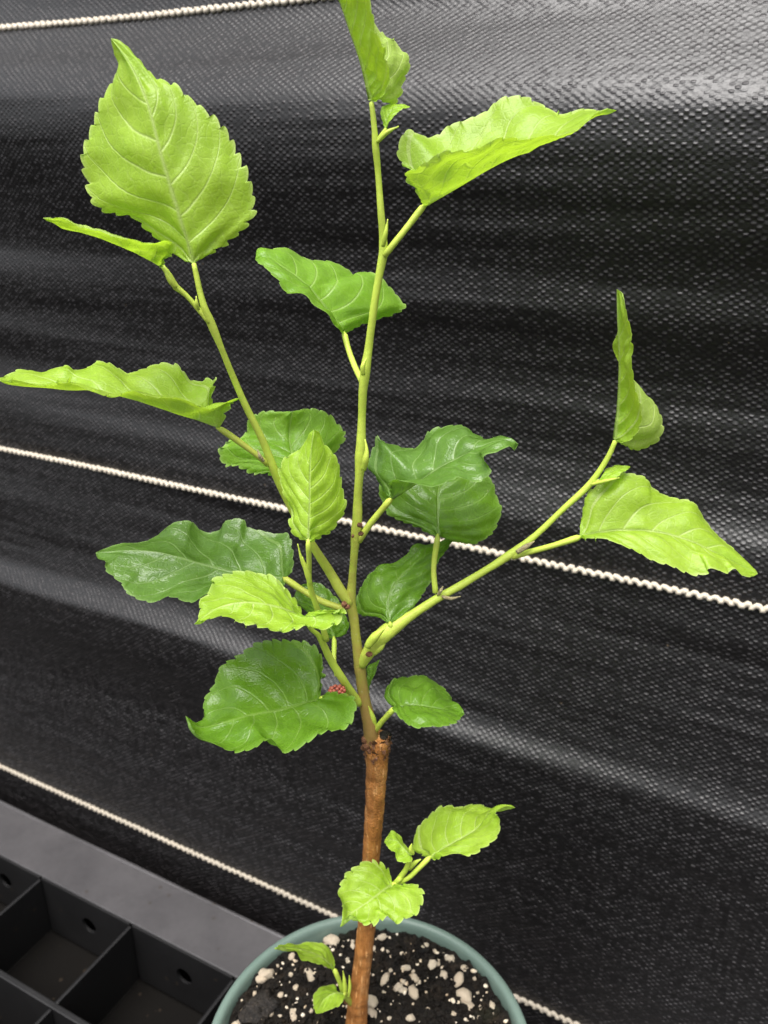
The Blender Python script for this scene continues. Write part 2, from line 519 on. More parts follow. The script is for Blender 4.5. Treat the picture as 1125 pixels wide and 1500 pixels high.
    c = mixc(nt, math_n(nt, 'MULTIPLY', am, 0.35), c, tuple(min(1, x * 1.25 + 0.06) for x in vein))
    nt.links.new(c, b.inputs['Base Color'])
    r = math_n(nt, 'ADD', math_n(nt, 'MULTIPLY', n, 0.16), rough - 0.08)
    r = math_n(nt, 'ADD', r, math_n(nt, 'MULTIPLY', back, 0.28))
    nt.links.new(r, b.inputs['Roughness'])
    b.inputs['Specular IOR Level'].default_value = 0.5
    sgn = math_n(nt, 'SUBTRACT', math_n(nt, 'MULTIPLY', back, 2.6), 1.0)
    h = math_n(nt, 'ADD', math_n(nt, 'MULTIPLY', math_n(nt, 'ADD', math_n(nt, 'MULTIPLY', netall, 0.5), math_n(nt, 'MULTIPLY', av, 1.3)), sgn), math_n(nt, 'MULTIPLY', n2, 0.5))
    bp = bump(nt, b, h, 0.30, 0.0006)
    tr = N(nt, 'BsdfTranslucent')
    tc = mixc(nt, math_n(nt, 'MULTIPLY', av, 0.45), trans, tuple(x * 0.75 for x in trans))
    tc = mixc(nt, math_n(nt, 'MULTIPLY', netall, 0.12), tc, vein)
    nt.links.new(tc, tr.inputs['Color'])
    nt.links.new(bp.outputs[0], tr.inputs['Normal'])
    mx = N(nt, 'MixShader'); mx.inputs[0].default_value = tf
    nt.links.new(b.outputs[0], mx.inputs[1]); nt.links.new(tr.outputs[0], mx.inputs[2])
    nt.links.new(mx.outputs[0], out.inputs['Surface'])
    return m
LEAF = {
    'young': make_leaf('young_leaf', (0.31, 0.51, 0.026), (0.40, 0.60, 0.050), (0.66, 0.78, 0.30), (0.54, 0.82, 0.035), 0.45, (0.38, 0.54, 0.09), 0.38),
    'mid': make_leaf('half_grown_leaf', (0.17, 0.36, 0.020), (0.24, 0.46, 0.034), (0.50, 0.66, 0.22), (0.36, 0.70, 0.022), 0.42, (0.26, 0.42, 0.08), 0.34),
    'old': make_leaf('mature_leaf', (0.105, 0.235, 0.014), (0.150, 0.305, 0.020), (0.30, 0.46, 0.11), (0.26, 0.55, 0.010), 0.38, (0.20, 0.34, 0.08), 0.27),
    'dark': make_leaf('dark_leaf', (0.088, 0.190, 0.022), (0.120, 0.245, 0.034), (0.33, 0.48, 0.16), (0.20, 0.44, 0.012), 0.32, (0.17, 0.30, 0.08), 0.21),
}
def make_fruit():
    m, nt, b = new_mat('unripe_fruit')
    n = noise_n(nt, 500, 3, 0.6, obj_co(nt))
    nt.links.new(mixc(nt, n, (0.32, 0.045, 0.035), (0.50, 0.16, 0.10)), b.inputs['Base Color'])
    b.inputs['Roughness'].default_value = 0.35
    return m
MAT_FRUIT = make_fruit()

# ------------------------------------------------------------------ the bench and the cloth hanging behind
U = np.array([.8846, -.4664, 0]); Wd = np.array([.4664, .8846, 0])     # along / away from the cloth
P3 = np.array([0, .4394, CAM_Z - .5125]); P2 = np.array([0, .486, CAM_Z - .211])
cn = np.cross(U, P2 - P3); cn /= np.linalg.norm(cn)                     # cloth normal, towards the camera
cv = np.cross(cn, U)                                                   # up the cloth

def uw(u, w, z):
    return u * U + w * Wd + np.array([0, 0, z])

g = 2.5
bt = mesh_obj('bench_top', [(-g, -g, 0), (g, -g, 0), (g, g, 0), (-g, g, 0)], [(0, 1, 2, 3)], MAT_BENCH, smooth=False,
              uv=[(-g, -g), (g, -g), (g, g), (-g, g)])
tag(bt, None, kind='structure')

def smooth01(x):
    x = np.clip(x, 0, 1); return x * x * (3 - 2 * x)

def ridge(v, c, up, dn):
    d = v - c
    return np.where(d > 0, np.exp(-(d / up) ** 2), np.exp(-(d / dn) ** 2))

def cloth_h(u, v):
    u = np.asarray(u, float); v = np.asarray(v, float)
    w1 = 0.012 * vnoise(u * 3.0, u * 0 + 1.5, 3)
    h = 0.042 * ridge(v, .548 + w1 - 0.03 * (u + .25), .046, .085)
    h += 0.006 * (0.6 + 0.4 * vnoise(u * 4, u * 0, 8)) * ridge(v, .660 + w1, .030, .030)
    h += 0.0085 * (0.7 + 0.5 * vnoise(u * 5, u * 0 + 3, 9)) * ridge(v, .452 + w1 * .8 + .02 * u, .017, .034)
    h += 0.0024 * ridge(v, .400 + w1, .012, .022) * (0.6 + 0.6 * vnoise(u * 7, u * 0 + 3, 19))
    # the long lit fold below the middle yarn
    c3 = .186 + 0.007 * vnoise(u * 5, u * 0 + 7, 4) - .010 * (u + .2)
    h += 0.0150 * (1 - .45 * smooth01((u + .22) / .2)) * (0.80 + 0.25 * vnoise(u * 4, u * 0 + 9, 6)) * ridge(v, c3, .013, .055)
    h += 0.0030 * (0.5 + 0.5 * vnoise(u * 5, u * 0 + 2, 16)) * ridge(v, c3 + .026, .010, .012)
    h += 0.0045 * ridge(v, .335 + w1, .02, .03)
    # lengthwise streaks where the tape is slack
    h += 0.0009 * vnoise(u * 5, v * 42, 21) + 0.00050 * vnoise(u * 8, v * 95, 22) + 0.00026 * vnoise(u * 12, v * 210, 23)
    h += 0.0015 * vnoise(u * 2.2, v * 16, 24)
    # short upright puckers below the lit fold
    wob = vnoise(u * 55, v * 9, 31)
    h += 0.0013 * np.sin(u * 2 * math.pi / .0135 + 2.2 * wob) * ridge(v, .115 + .012 * vnoise(u * 12, u * 0, 33), .020, .024) * (0.35 + 0.65 * smooth01(vnoise(u * 9, u * 0 + 4, 32) + .6))
    h += 0.0022 * vnoise(u * 4.3, v * 5, 41)
    return h

def cloth_pt(u, v, off=0.0):
    h = cloth_h(u, v) + off
    return P3[None] + (u[:, None] - P3 @ U) * U + v[:, None] * cv + h[:, None] * cn

fabric = empty('woven_fabric_sheet', P3 - cv * (P3[2] / cv[2]))
tag(fabric, 'black woven weed-barrier cloth hung behind the potted plant', 'fabric')
us = np.arange(-1.55, 0.85, 0.0036)
vv = np.arange(-P3[2] / cv[2] + .001, 1.10, 0.0019)
UU, VV = np.meshgrid(us, vv)
pts = cloth_pt(UU.ravel(), VV.ravel())
pts[:, 2] = np.maximum(pts[:, 2], 0.0012)
nu, nv = len(us), len(vv)
ii, jj = np.meshgrid(np.arange(nu - 1), np.arange(nv - 1))
q = (jj * nu + ii).ravel()
quads = np.stack([q, q + 1, q + nu + 1, q + nu], -1)
me = bpy.data.meshes.new('cloth')
me.vertices.add(len(pts)); me.vertices.foreach_set('co', pts.astype(np.float32).ravel())
me.loops.add(quads.size); me.loops.foreach_set('vertex_index', quads.astype(np.int32).ravel())
me.polygons.add(len(quads))
me.polygons.foreach_set('loop_start', np.arange(0, quads.size, 4, dtype=np.int32))
me.polygons.foreach_set('use_smooth', np.ones(len(quads), bool))
uvl = me.uv_layers.new(name='UVMap')
uvl.data.foreach_set('uv', np.stack([UU.ravel(), VV.ravel()], -1)[quads.ravel()].astype(np.float32).ravel())
me.update(); me.validate()
me.materials.append(MAT_WEAVE)
cl = bpy.data.objects.new('cloth', me); col.objects.link(cl)
cl.parent = fabric; cl.matrix_parent_inverse = fabric.matrix_basis.inverted()

def marker_yarn(v0, seed, slack):
    pitch = 0.0052
    k = np.arange(-1.53, 0.83, pitch / 6)
    ph = (k / pitch) % 1.0
    tri = np.abs(ph * 2 - 1) * 2 - 1
    tri = np.clip(tri * 1.5, -1, 1)
    amp = 0.00085 * (1 + .25 * vnoise(k * 160, k * 0, seed))
    v = v0 + slack * vnoise(k * 3, k * 0, seed) + amp * tri
    P = cloth_pt(k + 0.0006 * vnoise(k * 500, k * 0, seed + 1), v, 0.0009 + 0.0003 * np.cos(ph * 4 * math.pi))
    R = 0.00155 * (1 + 0.10 * np.cos(ph * 4 * math.pi) + .10 * vnoise(k * 300, k * 0, seed + 2))
    V, F = tube_geo(P, R, 8)
    return mesh_obj('marker_yarn', V, F, MAT_YARN_SHADED if v0 == 0 else MAT_YARN, fabric)
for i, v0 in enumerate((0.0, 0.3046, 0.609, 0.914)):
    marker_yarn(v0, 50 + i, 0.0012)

# ------------------------------------------------------------------ the tray of square cells
TZ = 0.06
tray = empty('cell_tray', uw(-.34, .17, 0.004))
tag(tray, 'black plastic tray of deep square cells with a wide flat rim, under the pot', 'tray')

def block(name, u0, u1, w0, w1, z0, z1, mat, parent, bev=0.0008, bow=0.0):
    bm = bmesh.new()
    r = bmesh.ops.create_cube(bm, size=1)
    for v in bm.verts:
        v.co = Vector(uw(u0 + (v.co.x + .5) * (u1 - u0), w0 + (v.co.y + .5) * (w1 - w0), z0 + (v.co.z + .5) * (z1 - z0)))
    if bev:
        bmesh.ops.bevel(bm, geom=list(bm.edges), offset=bev, segments=2, affect='EDGES', profile=0.6)
    bmesh.ops.recalc_face_normals(bm, faces=bm.faces)
    o = bm_obj(name, bm, mat, parent, smooth=False)
    return o

DU = [-.678 - .097, -.678 - .0, -.581, -.484, -.387, -.290, -.193, -.096, .001, .098]
DU[0] = -.775
WR = [.3215, .2465, .1715, .0965, .0215]
T = .0012
WB = .3655                        # outer back edge
# wide rim: four flat strips with a lip
block('rim', DU[0] - .042, DU[-1] + .042, WR[0] + T, WB, TZ - .003, TZ - .0004, MAT_RIM, tray)
block('rim', DU[0] - .042, DU[-1] + .042, -.022, WR[-1] - T, TZ - .003, TZ - .0004, MAT_RIM, tray)
block('rim', DU[0] - .042, DU[0] - T, WR[-1] - T + .0003, WR[0] + T - .0003, TZ - .003, TZ - .0004, MAT_RIM, tray)
block('rim', DU[-1] + T, DU[-1] + .042, WR[-1] - T + .0003, WR[0] + T - .0003, TZ - .003, TZ - .0004, MAT_RIM, tray)
# rounded lip running along the outer back edge
k = np.linspace(DU[0] - .042, DU[-1] + .042, 90)
Pl = np.array([uw(a, WB + .0006, TZ - .0022 + .0003 * math.sin(a * 40)) for a in k])
V, F = tube_geo(Pl, np.full(len(k), .0022), 8)
mesh_obj('lip', V, F, MAT_RIM, tray)

def holed_wall(name, u0, u1, w, z0, z1, hu, hz, r, t):
    """upright panel in the u-z plane with one round hole, thickness t towards +w"""
    n = 28
    V, F = [], []
    ring = [(hu + r * math.cos(2 * math.pi * i / n), hz + r * math.sin(2 * math.pi * i / n)) for i in range(n)]
    rect = []
    for i in range(n):
        a = 2 * math.pi * i / n; c, s = math.cos(a), math.sin(a)
        tu = ((u1 - hu) / c if c > 1e-9 else (u0 - hu) / c if c < -1e-9 else 1e9)
        tz = ((z1 - hz) / s if s > 1e-9 else (z0 - hz) / s if s < -1e-9 else 1e9)
        d = min(tu, tz)
        rect.append((hu + d * c, hz + d * s))
    corners = [(u1, z1), (u0, z1), (u0, z0), (u1, z0)]
    for side in (0, 1):
        for a in (ring, rect):
            V += [uw(x, w + side * t, z) for x, z in a]
        V += [uw(x, w + side * t, z) for x, z in corners]
    m = 2 * n + 4
    for side in (0, 1):
        o = side * m
        for i in range(n):
            j = (i + 1) % n
            F.append((o + i, o + j, o + n + j, o + n + i)[::1 if side == 0 else -1])
            (xa, za), (xb, zb) = rect[i], rect[j]
            if abs(xa - xb) > 1e-9 and abs(za - zb) > 1e-9:
                ci = min(range(4), key=lambda q: (corners[q][0] - (xa + xb) / 2) ** 2 + (corners[q][1] - (za + zb) / 2) ** 2)
                F.append((o + n + i, o + n + j, o + 2 * n + ci)[::1 if side == 0 else -1])
    for i in range(n):
        j = (i + 1) % n
        F.append((i, m + i, m + j, j))
    b = 2 * n
    for a_, b_ in ((0, 1), (1, 2), (2, 3), (3, 0)):
        F.append((b + a_, b + b_, m + b + b_, m + b + a_))
    return mesh_obj(name, V, F, MAT_TRAY, tray, smooth=False)

for i in range(len(DU) - 1):
    u0, u1 = DU[i] + T + .0002, DU[i + 1] - T - .0002
    holed_wall('back_wall', u0, u1, WR[0] - T, .004, TZ, (u0 + u1) / 2 + .001, TZ - .0255, .0072, 2 * T - .0002)
    block('front_wall', u0, u1, WR[-1] - T, WR[-1] + T, .004, TZ, MAT_TRAY, tray, .0005)
for i, u in enumerate(DU):
    for a, b_ in zip(WR[1:], WR[:-1]):
        block('divider', u - T, u + T, a + .0024, b_ - (T if b_ == WR[0] else .0024) - .0002, .004, TZ - .0006, MAT_TRAY, tray, .0006)
for w in WR[1:-1]:
    block('rail', DU[0] - T, DU[-1] + T, w - .0022, w + .0022, .004, TZ, MAT_TRAY, tray, .0008)
# ------------------------------------------------------------------ the pot
PC = np.array([-.00704, .25624]); RIM_Z = CAM_Z - .3684; RR = .075
pot = empty('flower_pot', (PC[0], PC[1], TZ))
tag(pot, 'round green plastic nursery pot standing on the black tray', 'pot')
def lathe(profile, seg=128, wob=0.0):
    V, F = [], []
    for r, z in profile:
        for k in range(seg):
            a = 2 * math.pi * k / seg
            rr = r * (1 + wob * math.sin(2 * a + .6) + wob * .6 * math.sin(3 * a + 2))
            V.append((PC[0] + rr * math.cos(a), PC[1] + rr * math.sin(a), z))
    for i in range(len(profile) - 1):
        for k in range(seg):
            k2 = (k + 1) % seg
            F.append((i * seg + k, i * seg + k2, (i + 1) * seg + k2, (i + 1) * seg + k))
    return V, F
H = RIM_Z
V, F = lathe([(.0000, TZ + .0004), (.050, TZ + .0004), (.0535, TZ + .003), (.0690, H - .026), (.0700, H - .0245)])
mesh_obj('pot_body', V, F, MAT_POT, pot)
V, F = lathe([(.0702, H - .0245), (.0738, H - .0240), (.0750, H - .0228), (.0752, H - .0030), (.0748, H - .0010), (.0738, H),
              (.0716, H - .0002), (.0706, H - .0012), (.0700, H - .0035), (.0692, H - .020), (.0670, H - .035)], 160, .0016)
mesh_obj('pot_rim', V, F, MAT_POT, pot)

# ------------------------------------------------------------------ the potting mix
SOIL_Z = H - .0072
def soil_h(x, y):
    r = np.sqrt((x - PC[0]) ** 2 + (y - PC[1]) ** 2)
    h = 0.0026 * vnoise(x * 60, y * 60, 1) + 0.0020 * vnoise(x * 170, y * 170, 2) + 0.0013 * vnoise(x * 380, y * 380, 3) + .0007 * vnoise(x * 800, y * 800, 4)
    h += .0030 * np.exp(-((r - .066) / .010) ** 2) * vnoise(x * 50, y * 50, 6)
    return h
soil = empty('potting_soil', (PC[0], PC[1], SOIL_Z))
tag(soil, 'dark crumbly potting mix dotted with white perlite, filling the green pot', 'soil')
nr, na = 150, 420
rr = np.linspace(0.0004, .0694, nr); aa = np.linspace(0, 2 * np.pi, na, endpoint=False)
RRR, AA = np.meshgrid(rr, aa, indexing='ij')
X = PC[0] + RRR * np.cos(AA); Yy = PC[1] + RRR * np.sin(AA)
Z = SOIL_Z + soil_h(X, Yy)
V = np.stack([X.ravel(), Yy.ravel(), Z.ravel()], -1)
i_, k_ = np.meshgrid(np.arange(nr - 1), np.arange(na), indexing='ij')
k2 = (k_ + 1) % na
F = np.stack([(i_ * na + k_).ravel(), ((i_ + 1) * na + k_).ravel(), ((i_ + 1) * na + k2).ravel(), (i_ * na + k2).ravel()], -1)
so = mesh_obj('soil_surface', V, F, MAT_SOIL, soil)

def lump_geo(r, sub, seed, rough=.35):
    bm = bmesh.new()
    bmesh.ops.create_icosphere(bm, subdivisions=sub, radius=1.0)
    sv = Vector((seed * 3.7, seed * 1.3, seed * 5.1))
    sc = Vector((1 + random.uniform(-.25, .35), 1 + random.uniform(-.25, .25), .75 + random.uniform(-.1, .2)))
    for v in bm.verts:
        n = mnoise.noise(v.co * 1.1 + sv) * rough * 1.3 + mnoise.noise(v.co * 2.6 + sv) * rough * .7
        v.co = Vector((v.co.x * sc.x, v.co.y * sc.y, v.co.z * sc.z)) * (1 + n) * r
    V = [tuple(v.co) for v in bm.verts]; F = [tuple(v.index for v in f.verts) for f in bm.faces]
    bm.free()
    return V, F

# crumbs of peat and bark: nobody could count them
CV, CF = [], []
protos = [lump_geo(1, 1, s, .5) for s in range(6)]
for i in range(5200):
    a = random.uniform(0, 2 * math.pi); r = .069 * math.sqrt(random.random())
    x, y = PC[0] + r * math.cos(a), PC[1] + r * math.sin(a)
    s = random.choice((.0004, .0005, .0006, .0008, .0010, .0014)) * random.uniform(.8, 1.2)
    V, F = random.choice(protos)
    M = Matrix.Rotation(random.uniform(0, 6), 3, Vector((random.random(), random.random(), random.random() + .1)).normalized())
    st = random.uniform(.8, 2.0) if random.random() < .3 else 1
    z = SOIL_Z + float(soil_h(np.array(x), np.array(y))) + s * .3
    o = len(CV)
    for v in V:
        w = M @ Vector((v[0] * st, v[1], v[2] * .8))
        CV.append((x + w.x * s, y + w.y * s, z + w.z * s))
    CF += [tuple(o + q for q in f) for f in F]
cr = mesh_obj('soil_crumbs', CV, CF, MAT_SOIL, soil, smooth=False)
cr['kind'] = 'stuff'

big = [(405, 265, 50, 30), (375, 258, 26, 22), (155, 400, 40, 42), (172, 392, 26, 24), (150, 428, 30, 30), (345, 415, 28, 46), (300, 460, 22, 22), (250, 487, 24, 24),
       (175, 520, 18, 34), (290, 540, 24, 44), (296, 562, 22, 24), (75, 575, 30, 28), (587, 268, 26, 24), (640, 465, 28, 28), (686, 498, 46, 40), (655, 487, 26, 16),
       (550, 520, 32, 40), (552, 548, 26, 34), (594, 432, 28, 34), (613, 408, 18, 28), (660, 395, 34, 24), (688, 402, 18, 18), (690, 440, 26, 26), (707, 448, 16, 16),
       (749, 390, 24, 34), (768, 385, 18, 16), (788, 432, 30, 28), (836, 447, 36, 34), (825, 352, 32, 28), (742, 300, 24, 18), (772, 315, 14, 16), (604, 338, 20, 20),
       (558, 335, 15, 30), (488, 336, 22, 20), (487, 315, 18, 22), (470, 378, 18, 16), (760, 345, 18, 14), (857, 403, 20, 18), (856, 500, 46, 40), (868, 524, 28, 26),
       (906, 522, 14, 18), (946, 528, 24, 28), (677, 568, 28, 26), (928, 410, 12, 14), (283, 362, 26, 26), (345, 303, 18, 14), (298, 398, 16, 16), (147, 470, 18, 28),
       (217, 543, 22, 18), (283, 423, 20, 20), (210, 408, 18, 16), (800, 343, 14, 18), (657, 452, 16, 16), (590, 290, 12, 10), (160, 566, 12, 18), (225, 385, 14, 12),
       (905, 560, 14, 12), (955, 552, 12, 10), (470, 395, 14, 12), (720, 330, 12, 10), (350, 545, 14, 12), (402, 395, 16, 14), (372, 283, 14, 12), (455, 330, 14, 10),
       (120, 540, 16, 14), (248, 550, 12, 10), (590, 470, 14, 12), (770, 372, 12, 10), (900, 470, 14, 12), (820, 560, 16, 12), (610, 560, 18, 16), (735, 535, 12, 12)]
pmesh = []
for s in range(9):
    V, F = lump_geo(1, 2, s + 20, .42)
    me = bpy.data.meshes.new('perlite_grain')
    me.from_pydata(V, [], F)
    me.polygons.foreach_set('use_smooth', [True] * len(me.polygons))
    me.materials.append(MAT_PERL)
    pmesh.append(me)
for i, (x, y, sx, sy) in enumerate(big):
    X_, Y_ = fp('I', x, y)
    P = on_level(X_, Y_, SOIL_Z + .001)
    off = P[:2] - PC
    ro = np.linalg.norm(off)
    if ro > .0655: P[:2] = PC + off * (.0655 / ro)
    d = px_size(P) / 2.25
    o = bpy.data.objects.new('perlite_grain', random.choice(pmesh))
    col.objects.link(o)
    o.parent = soil; o.matrix_parent_inverse = soil.matrix_basis.inverted()
    rx, ry = sx * d * .47, sy * d * .47 / .82
    rm = min(rx, ry)
    z = SOIL_Z + float(soil_h(P[0], P[1]))
    o.location = (P[0], P[1], z + rm * .42)
    o.scale = (rx, ry, rm * .95)
    o.rotation_euler = (random.uniform(-.3, .3), random.uniform(-.3, .3), random.choice((0, math.pi)) + random.uniform(-.35, .35))
SV, SF = [], []
for i in range(520):
    a = random.uniform(0, 2 * math.pi); r = .0685 * math.sqrt(random.random())
    x, y = PC[0] + r * math.cos(a), PC[1] + r * math.sin(a)
    s = random.choice((.0004, .0005, .0006, .0008, .0011)) * random.uniform(.8, 1.25)
    V, F = random.choice(protos)
    z = SOIL_Z + float(soil_h(np.array(x), np.array(y))) + s * .6
    M = Matrix.Rotation(random.uniform(0, 6), 3, 'Z')
    o = len(SV)
    for v in V:
        w = M @ Vector(v)
        SV.append((x + w.x * s, y + w.y * s, z + w.z * s))
    SF += [tuple(o + q for q in f) for f in F]
sp_ = mesh_obj('small_perlite', SV, SF, MAT_PERL, soil)
sp_['kind'] = 'stuff'
# a flat chip of dark bark against the rim
X_, Y_ = fp('I', 108, 500)
P = on_level(X_, Y_, SOIL_Z + .0015)
P[:2] = PC + (P[:2] - PC) * min(1, .0585 / np.linalg.norm(P[:2] - PC))
V, F = lump_geo(1, 3, 77, .35)
Mr = Matrix.Rotation(.7, 3, 'Z') @ Matrix.Rotation(.25, 3, 'X')
V = [tuple(Vector(P) + Mr @ Vector((v[0] * .0075, v[1] * .0050, v[2] * .0018))) for v in V]
bc = mesh_obj('bark_chip', V, F, MAT_DARK, soil)

# ------------------------------------------------------------------ the plant
base = on_level(521, 1505, SOIL_Z)
BY = base[1]
plant = empty('mulberry_plant', (base[0], base[1], SOIL_Z))
tag(plant, 'young leafy mulberry cutting with brown woody stem growing in the green pot', 'plant')

def stem(name, pts, age, fr='O', sides=16, lump=.05, mat=None, parent=None, per=.0016, seed=0):
    """pts: (x, y, Y, radius in photo pixels); age: (start, end)"""
    C = []
    for x, y, Y, r in pts:
        X_, Y_ = fp(fr, x, y)
        P = at(X_, Y_, Y)
        C.append((*P, r * px_size(P)))
    C = np.array(C)
    L = np.linalg.norm(np.diff(C[:, :3], axis=0), axis=1).sum()
    n = max(8, int(L / per))
    S, _ = catmull(C, n)
    V, F = tube_geo(S[:, :3], np.maximum(S[:, 3], .0002), sides, lump, seed)
    ag = np.repeat(np.interp(np.linspace(0, 1, n + 1), np.linspace(0, 1, len(age)), age), sides)
    ag = np.concatenate([ag, [age[0], age[-1]]])
    return mesh_obj(name, V, F, mat or MAT_STEM, parent or plant, attrs={'age': ag})

def tooth(ph):
    return np.where(ph < .74, np.sin(ph / .74 * math.pi / 2) ** .8, 1 - ((ph - .74) / .26) ** 1.6)

LEAVES = []
def leaf(fr, mid, left, right, Y, kind, dt=0.0, dl=0.0, dr=0.0, dm=0.0, bulge=.10, teeth=1.0, wave=.02, under=False,
         pet=None, prad=(4.5, 4.0), page=(0.05, 0.0), quilt=1.0, holes=None, seed=None, page_mat=None):
    """mid / left / right run from the blade's base to its tip; Y is the base's distance, dt .. dm how far the
    tip, the two margins and the middle of the midrib lie behind (+) or before (-) it"""
    seed = len(LEAVES) + 1 if seed is None else seed
    NT, K = 230, 16
    def path(pl, side):
        full = [mid[0]] + list(pl) + [mid[-1]] if side is not None else list(mid)
        q = np.array([fp(fr, *p[:2]) for p in full])
        d = np.concatenate([[0], np.cumsum(np.linalg.norm(np.diff(q, axis=0), axis=1))]); d /= d[-1]
        out = []
        for (x, y), t, p in zip(q, d, full):
            yy = Y + dt * t + dm * math.sin(math.pi * t)
            if side is not None:
                yy += side * math.sin(math.pi * min(1, t)) ** .6
            if len(p) > 2: yy += p[2]
            out.append(at(x, y, yy))
        return np.array(out)
    Mc, Lm = catmull(path(mid, None), NT, 1.28)
    sides = []
    for pl, s in ((left, dl), (right, dr)):
        E, Le = catmull(path(pl, s), NT)
        sides.append((E, Le))
    Tm = np.gradient(Mc, axis=0); Tm /= np.linalg.norm(Tm, axis=1)[:, None] + 1e-9
    t = np.linspace(0, 1, NT + 1)
    S = np.array([0, .015, .035, .07, .12, .19, .27, .36, .45, .54, .63, .72, .80, .87, .93, .97, 1.0])
    grid = np.zeros((NT + 1, 2 * K + 1, 3))
    vein = np.zeros((NT + 1, 2 * K + 1)); marg = np.zeros_like(vein); hq = np.zeros_like(vein); hw = np.zeros_like(vein); UVg = np.zeros((NT + 1, 2 * K + 1, 2))
    grid[:, K] = Mc
    nsec = 5
    for si, (E, Le) in enumerate(sides):
        D = E - Mc
        W = np.linalg.norm(D, axis=1)
        Wm = W.max()
        nrm = np.cross(D, Tm) if si == 1 else np.cross(Tm, D)
        nl = np.linalg.norm(nrm, axis=1)[:, None]
        nrm = nrm / (nl + 1e-9)
        # teeth
        nt_ = max(9, int(Le / .0040))
        rs = np.random.default_rng(seed * 10 + si)
        warp = t + .010 * vnoise(t * 9, t * 0, seed * 3 + si)
        ph = (warp * nt_) % 1.0
        idx = np.clip((warp * nt_).astype(int), 0, nt_)
        ampi = rs.uniform(.45, 1.35, nt_ + 2)
        env = np.clip(t / .10, 0, 1) * np.clip((1 - t) / .16, 0, 1) ** .8
        amp = .0017 * teeth * ampi[idx] * env * min(1, Le / .06)
        dirn = D / (W[:, None] + 1e-6)
        ET = np.gradient(E, axis=0); ET /= np.linalg.norm(ET, axis=1)[:, None] + 1e-9
        outw = dirn - ET * np.sum(dirn * ET, 1)[:, None]
        outw /= np.linalg.norm(outw, axis=1)[:, None] + 1e-6
        td = outw + .55 * ET
        tth = (tooth(ph) - .45) * amp
        wv = wave * (np.sin(2 * math.pi * (t * 5.3 + .13 * seed)) + .8 * vnoise(t * 9, t * 0 + seed, seed)) 
        for j in range(1, K + 1):
            s = S[j]
            P = Mc + D * s + nrm * (W * bulge * 4 * s * (1 - s) * .5)[:, None]
            P = P + td * (tth * s ** 14)[:, None]
            P = P + nrm * (wv * W * s ** 2.2 * np.clip(t / .1, 0, 1) * np.clip((1 - t) / .1, 0, 1))[:, None]
            c = K + j if si == 1 else K - j
            grid[:, c] = P
            UVg[:, c, 0] = t; UVg[:, c, 1] = s * (1 if si == 1 else -1)
            marg[:, c] = np.clip((s - .955) / .045, 0, 1)
            # veins: distances in metres
            vv_ = np.exp(-(W * s / (.00075 * (1 - .6 * t) + .0001)) ** 2)
            nearest = np.full(NT + 1, 9.)
            for k in range(nsec):
                tk = .0 + .74 * (k / nsec) ** .92
                tv = tk + (.20 * s + .14 * s * s) * (1 - .35 * tk)
                dd = np.abs(t - tv) * Le * .8
                wid = .00055 * (1 - .65 * s) * (1 - .4 * k / nsec) + .00008
                vv_ = np.maximum(vv_, .8 * np.exp(-(dd / wid) ** 2) * (1 if s < .97 else .5))
                nearest = np.minimum(nearest, dd)
            hw[:, c] = W
            cell = Le * .8 * .82 / nsec * .5
            dome = 1 - np.exp(-(nearest / (cell * .45 + 1e-6)) ** 1.5)
            ter = .22 * np.sin(s * W * 2 * math.pi / .0042 + 3 * vnoise(t * 20, t * 0 + s * 3, seed)) * np.clip(nearest / (cell * .4), 0, 1)
            hq[:, c] = .00062 * quilt * min(1, Le / .06) * (dome + ter * .45 - .5) * np.clip(s / .12, 0, 1) * np.clip((1 - s) / .12, 0, 1)
            hq[:, c] += .0012 * min(1, Le / .06) * vnoise(t * 7 + 3 * si, t * 0 + s * 3.2, seed + 40) * np.clip(s / .2, 0, 1)
    hq[:, K] = -.0006 * quilt * (1 - t)
    UVg[:, K, 0] = t
    hw[:, K] = np.maximum(hw[:, K - 1], hw[:, K + 1])
    cell_len = .5 * (sides[0][1] + sides[1][1]) * .8 * .74 / nsec
    # vertex normals of the smooth sheet
    gt = np.gradient(grid, axis=0); gs = np.gradient(grid, axis=1)
    nn = np.cross(gs, gt)
    nn /= np.linalg.norm(nn, axis=2)[..., None] + 1e-12
    grid = grid + nn * (hq * np.clip(t / .04, 0, 1)[:, None] * np.clip((1 - t) / .05, 0, 1)[:, None])[..., None]
    C = 2 * K + 1
    V = grid.reshape(-1, 3)
    i_, j_ = np.meshgrid(np.arange(NT), np.arange(C - 1), indexing='ij')
    q = (i_ * C + j_).ravel()
    F = np.stack([q, q + 1, q + C + 1, q + C], -1)
    # which face does the camera see? the upper one unless told otherwise
    ctr = grid[NT // 2, K]
    area = np.cross(gs, gt).reshape(-1, 3)
    view = np.array([0, 0, CAM_Z]) - ctr
    seen = (area @ view).sum()
    if (seen < 0) != under:
        F = F[:, ::-1]
    if holes:
        keep = np.ones(len(F), bool)
        fc = V[F].mean(1)
        for hx, hy, hr in holes:
            X_, Y_ = fp(fr, hx, hy)
            for fi, c in enumerate(fc):
                d = c - np.array([0, 0, CAM_Z])
                z = d[1] * math.cos(PITCH) - d[2] * math.sin(PITCH)
                uu = d[1] * math.sin(PITCH) + d[2] * math.cos(PITCH)
                if (562.5 + FPX * d[0] / z - X_) ** 2 + (750 - FPX * uu / z - Y_) ** 2 < hr * hr: keep[fi] = False
        F = F[keep]
    o = mesh_obj('leaf', V, F, LEAF[kind], plant, attrs={'cell_length': np.full(vein.size, cell_len), 'half_width': hw.ravel(), 'margin': marg.ravel()}, uv=UVg.reshape(-1, 2))
    LEAVES.append(o)
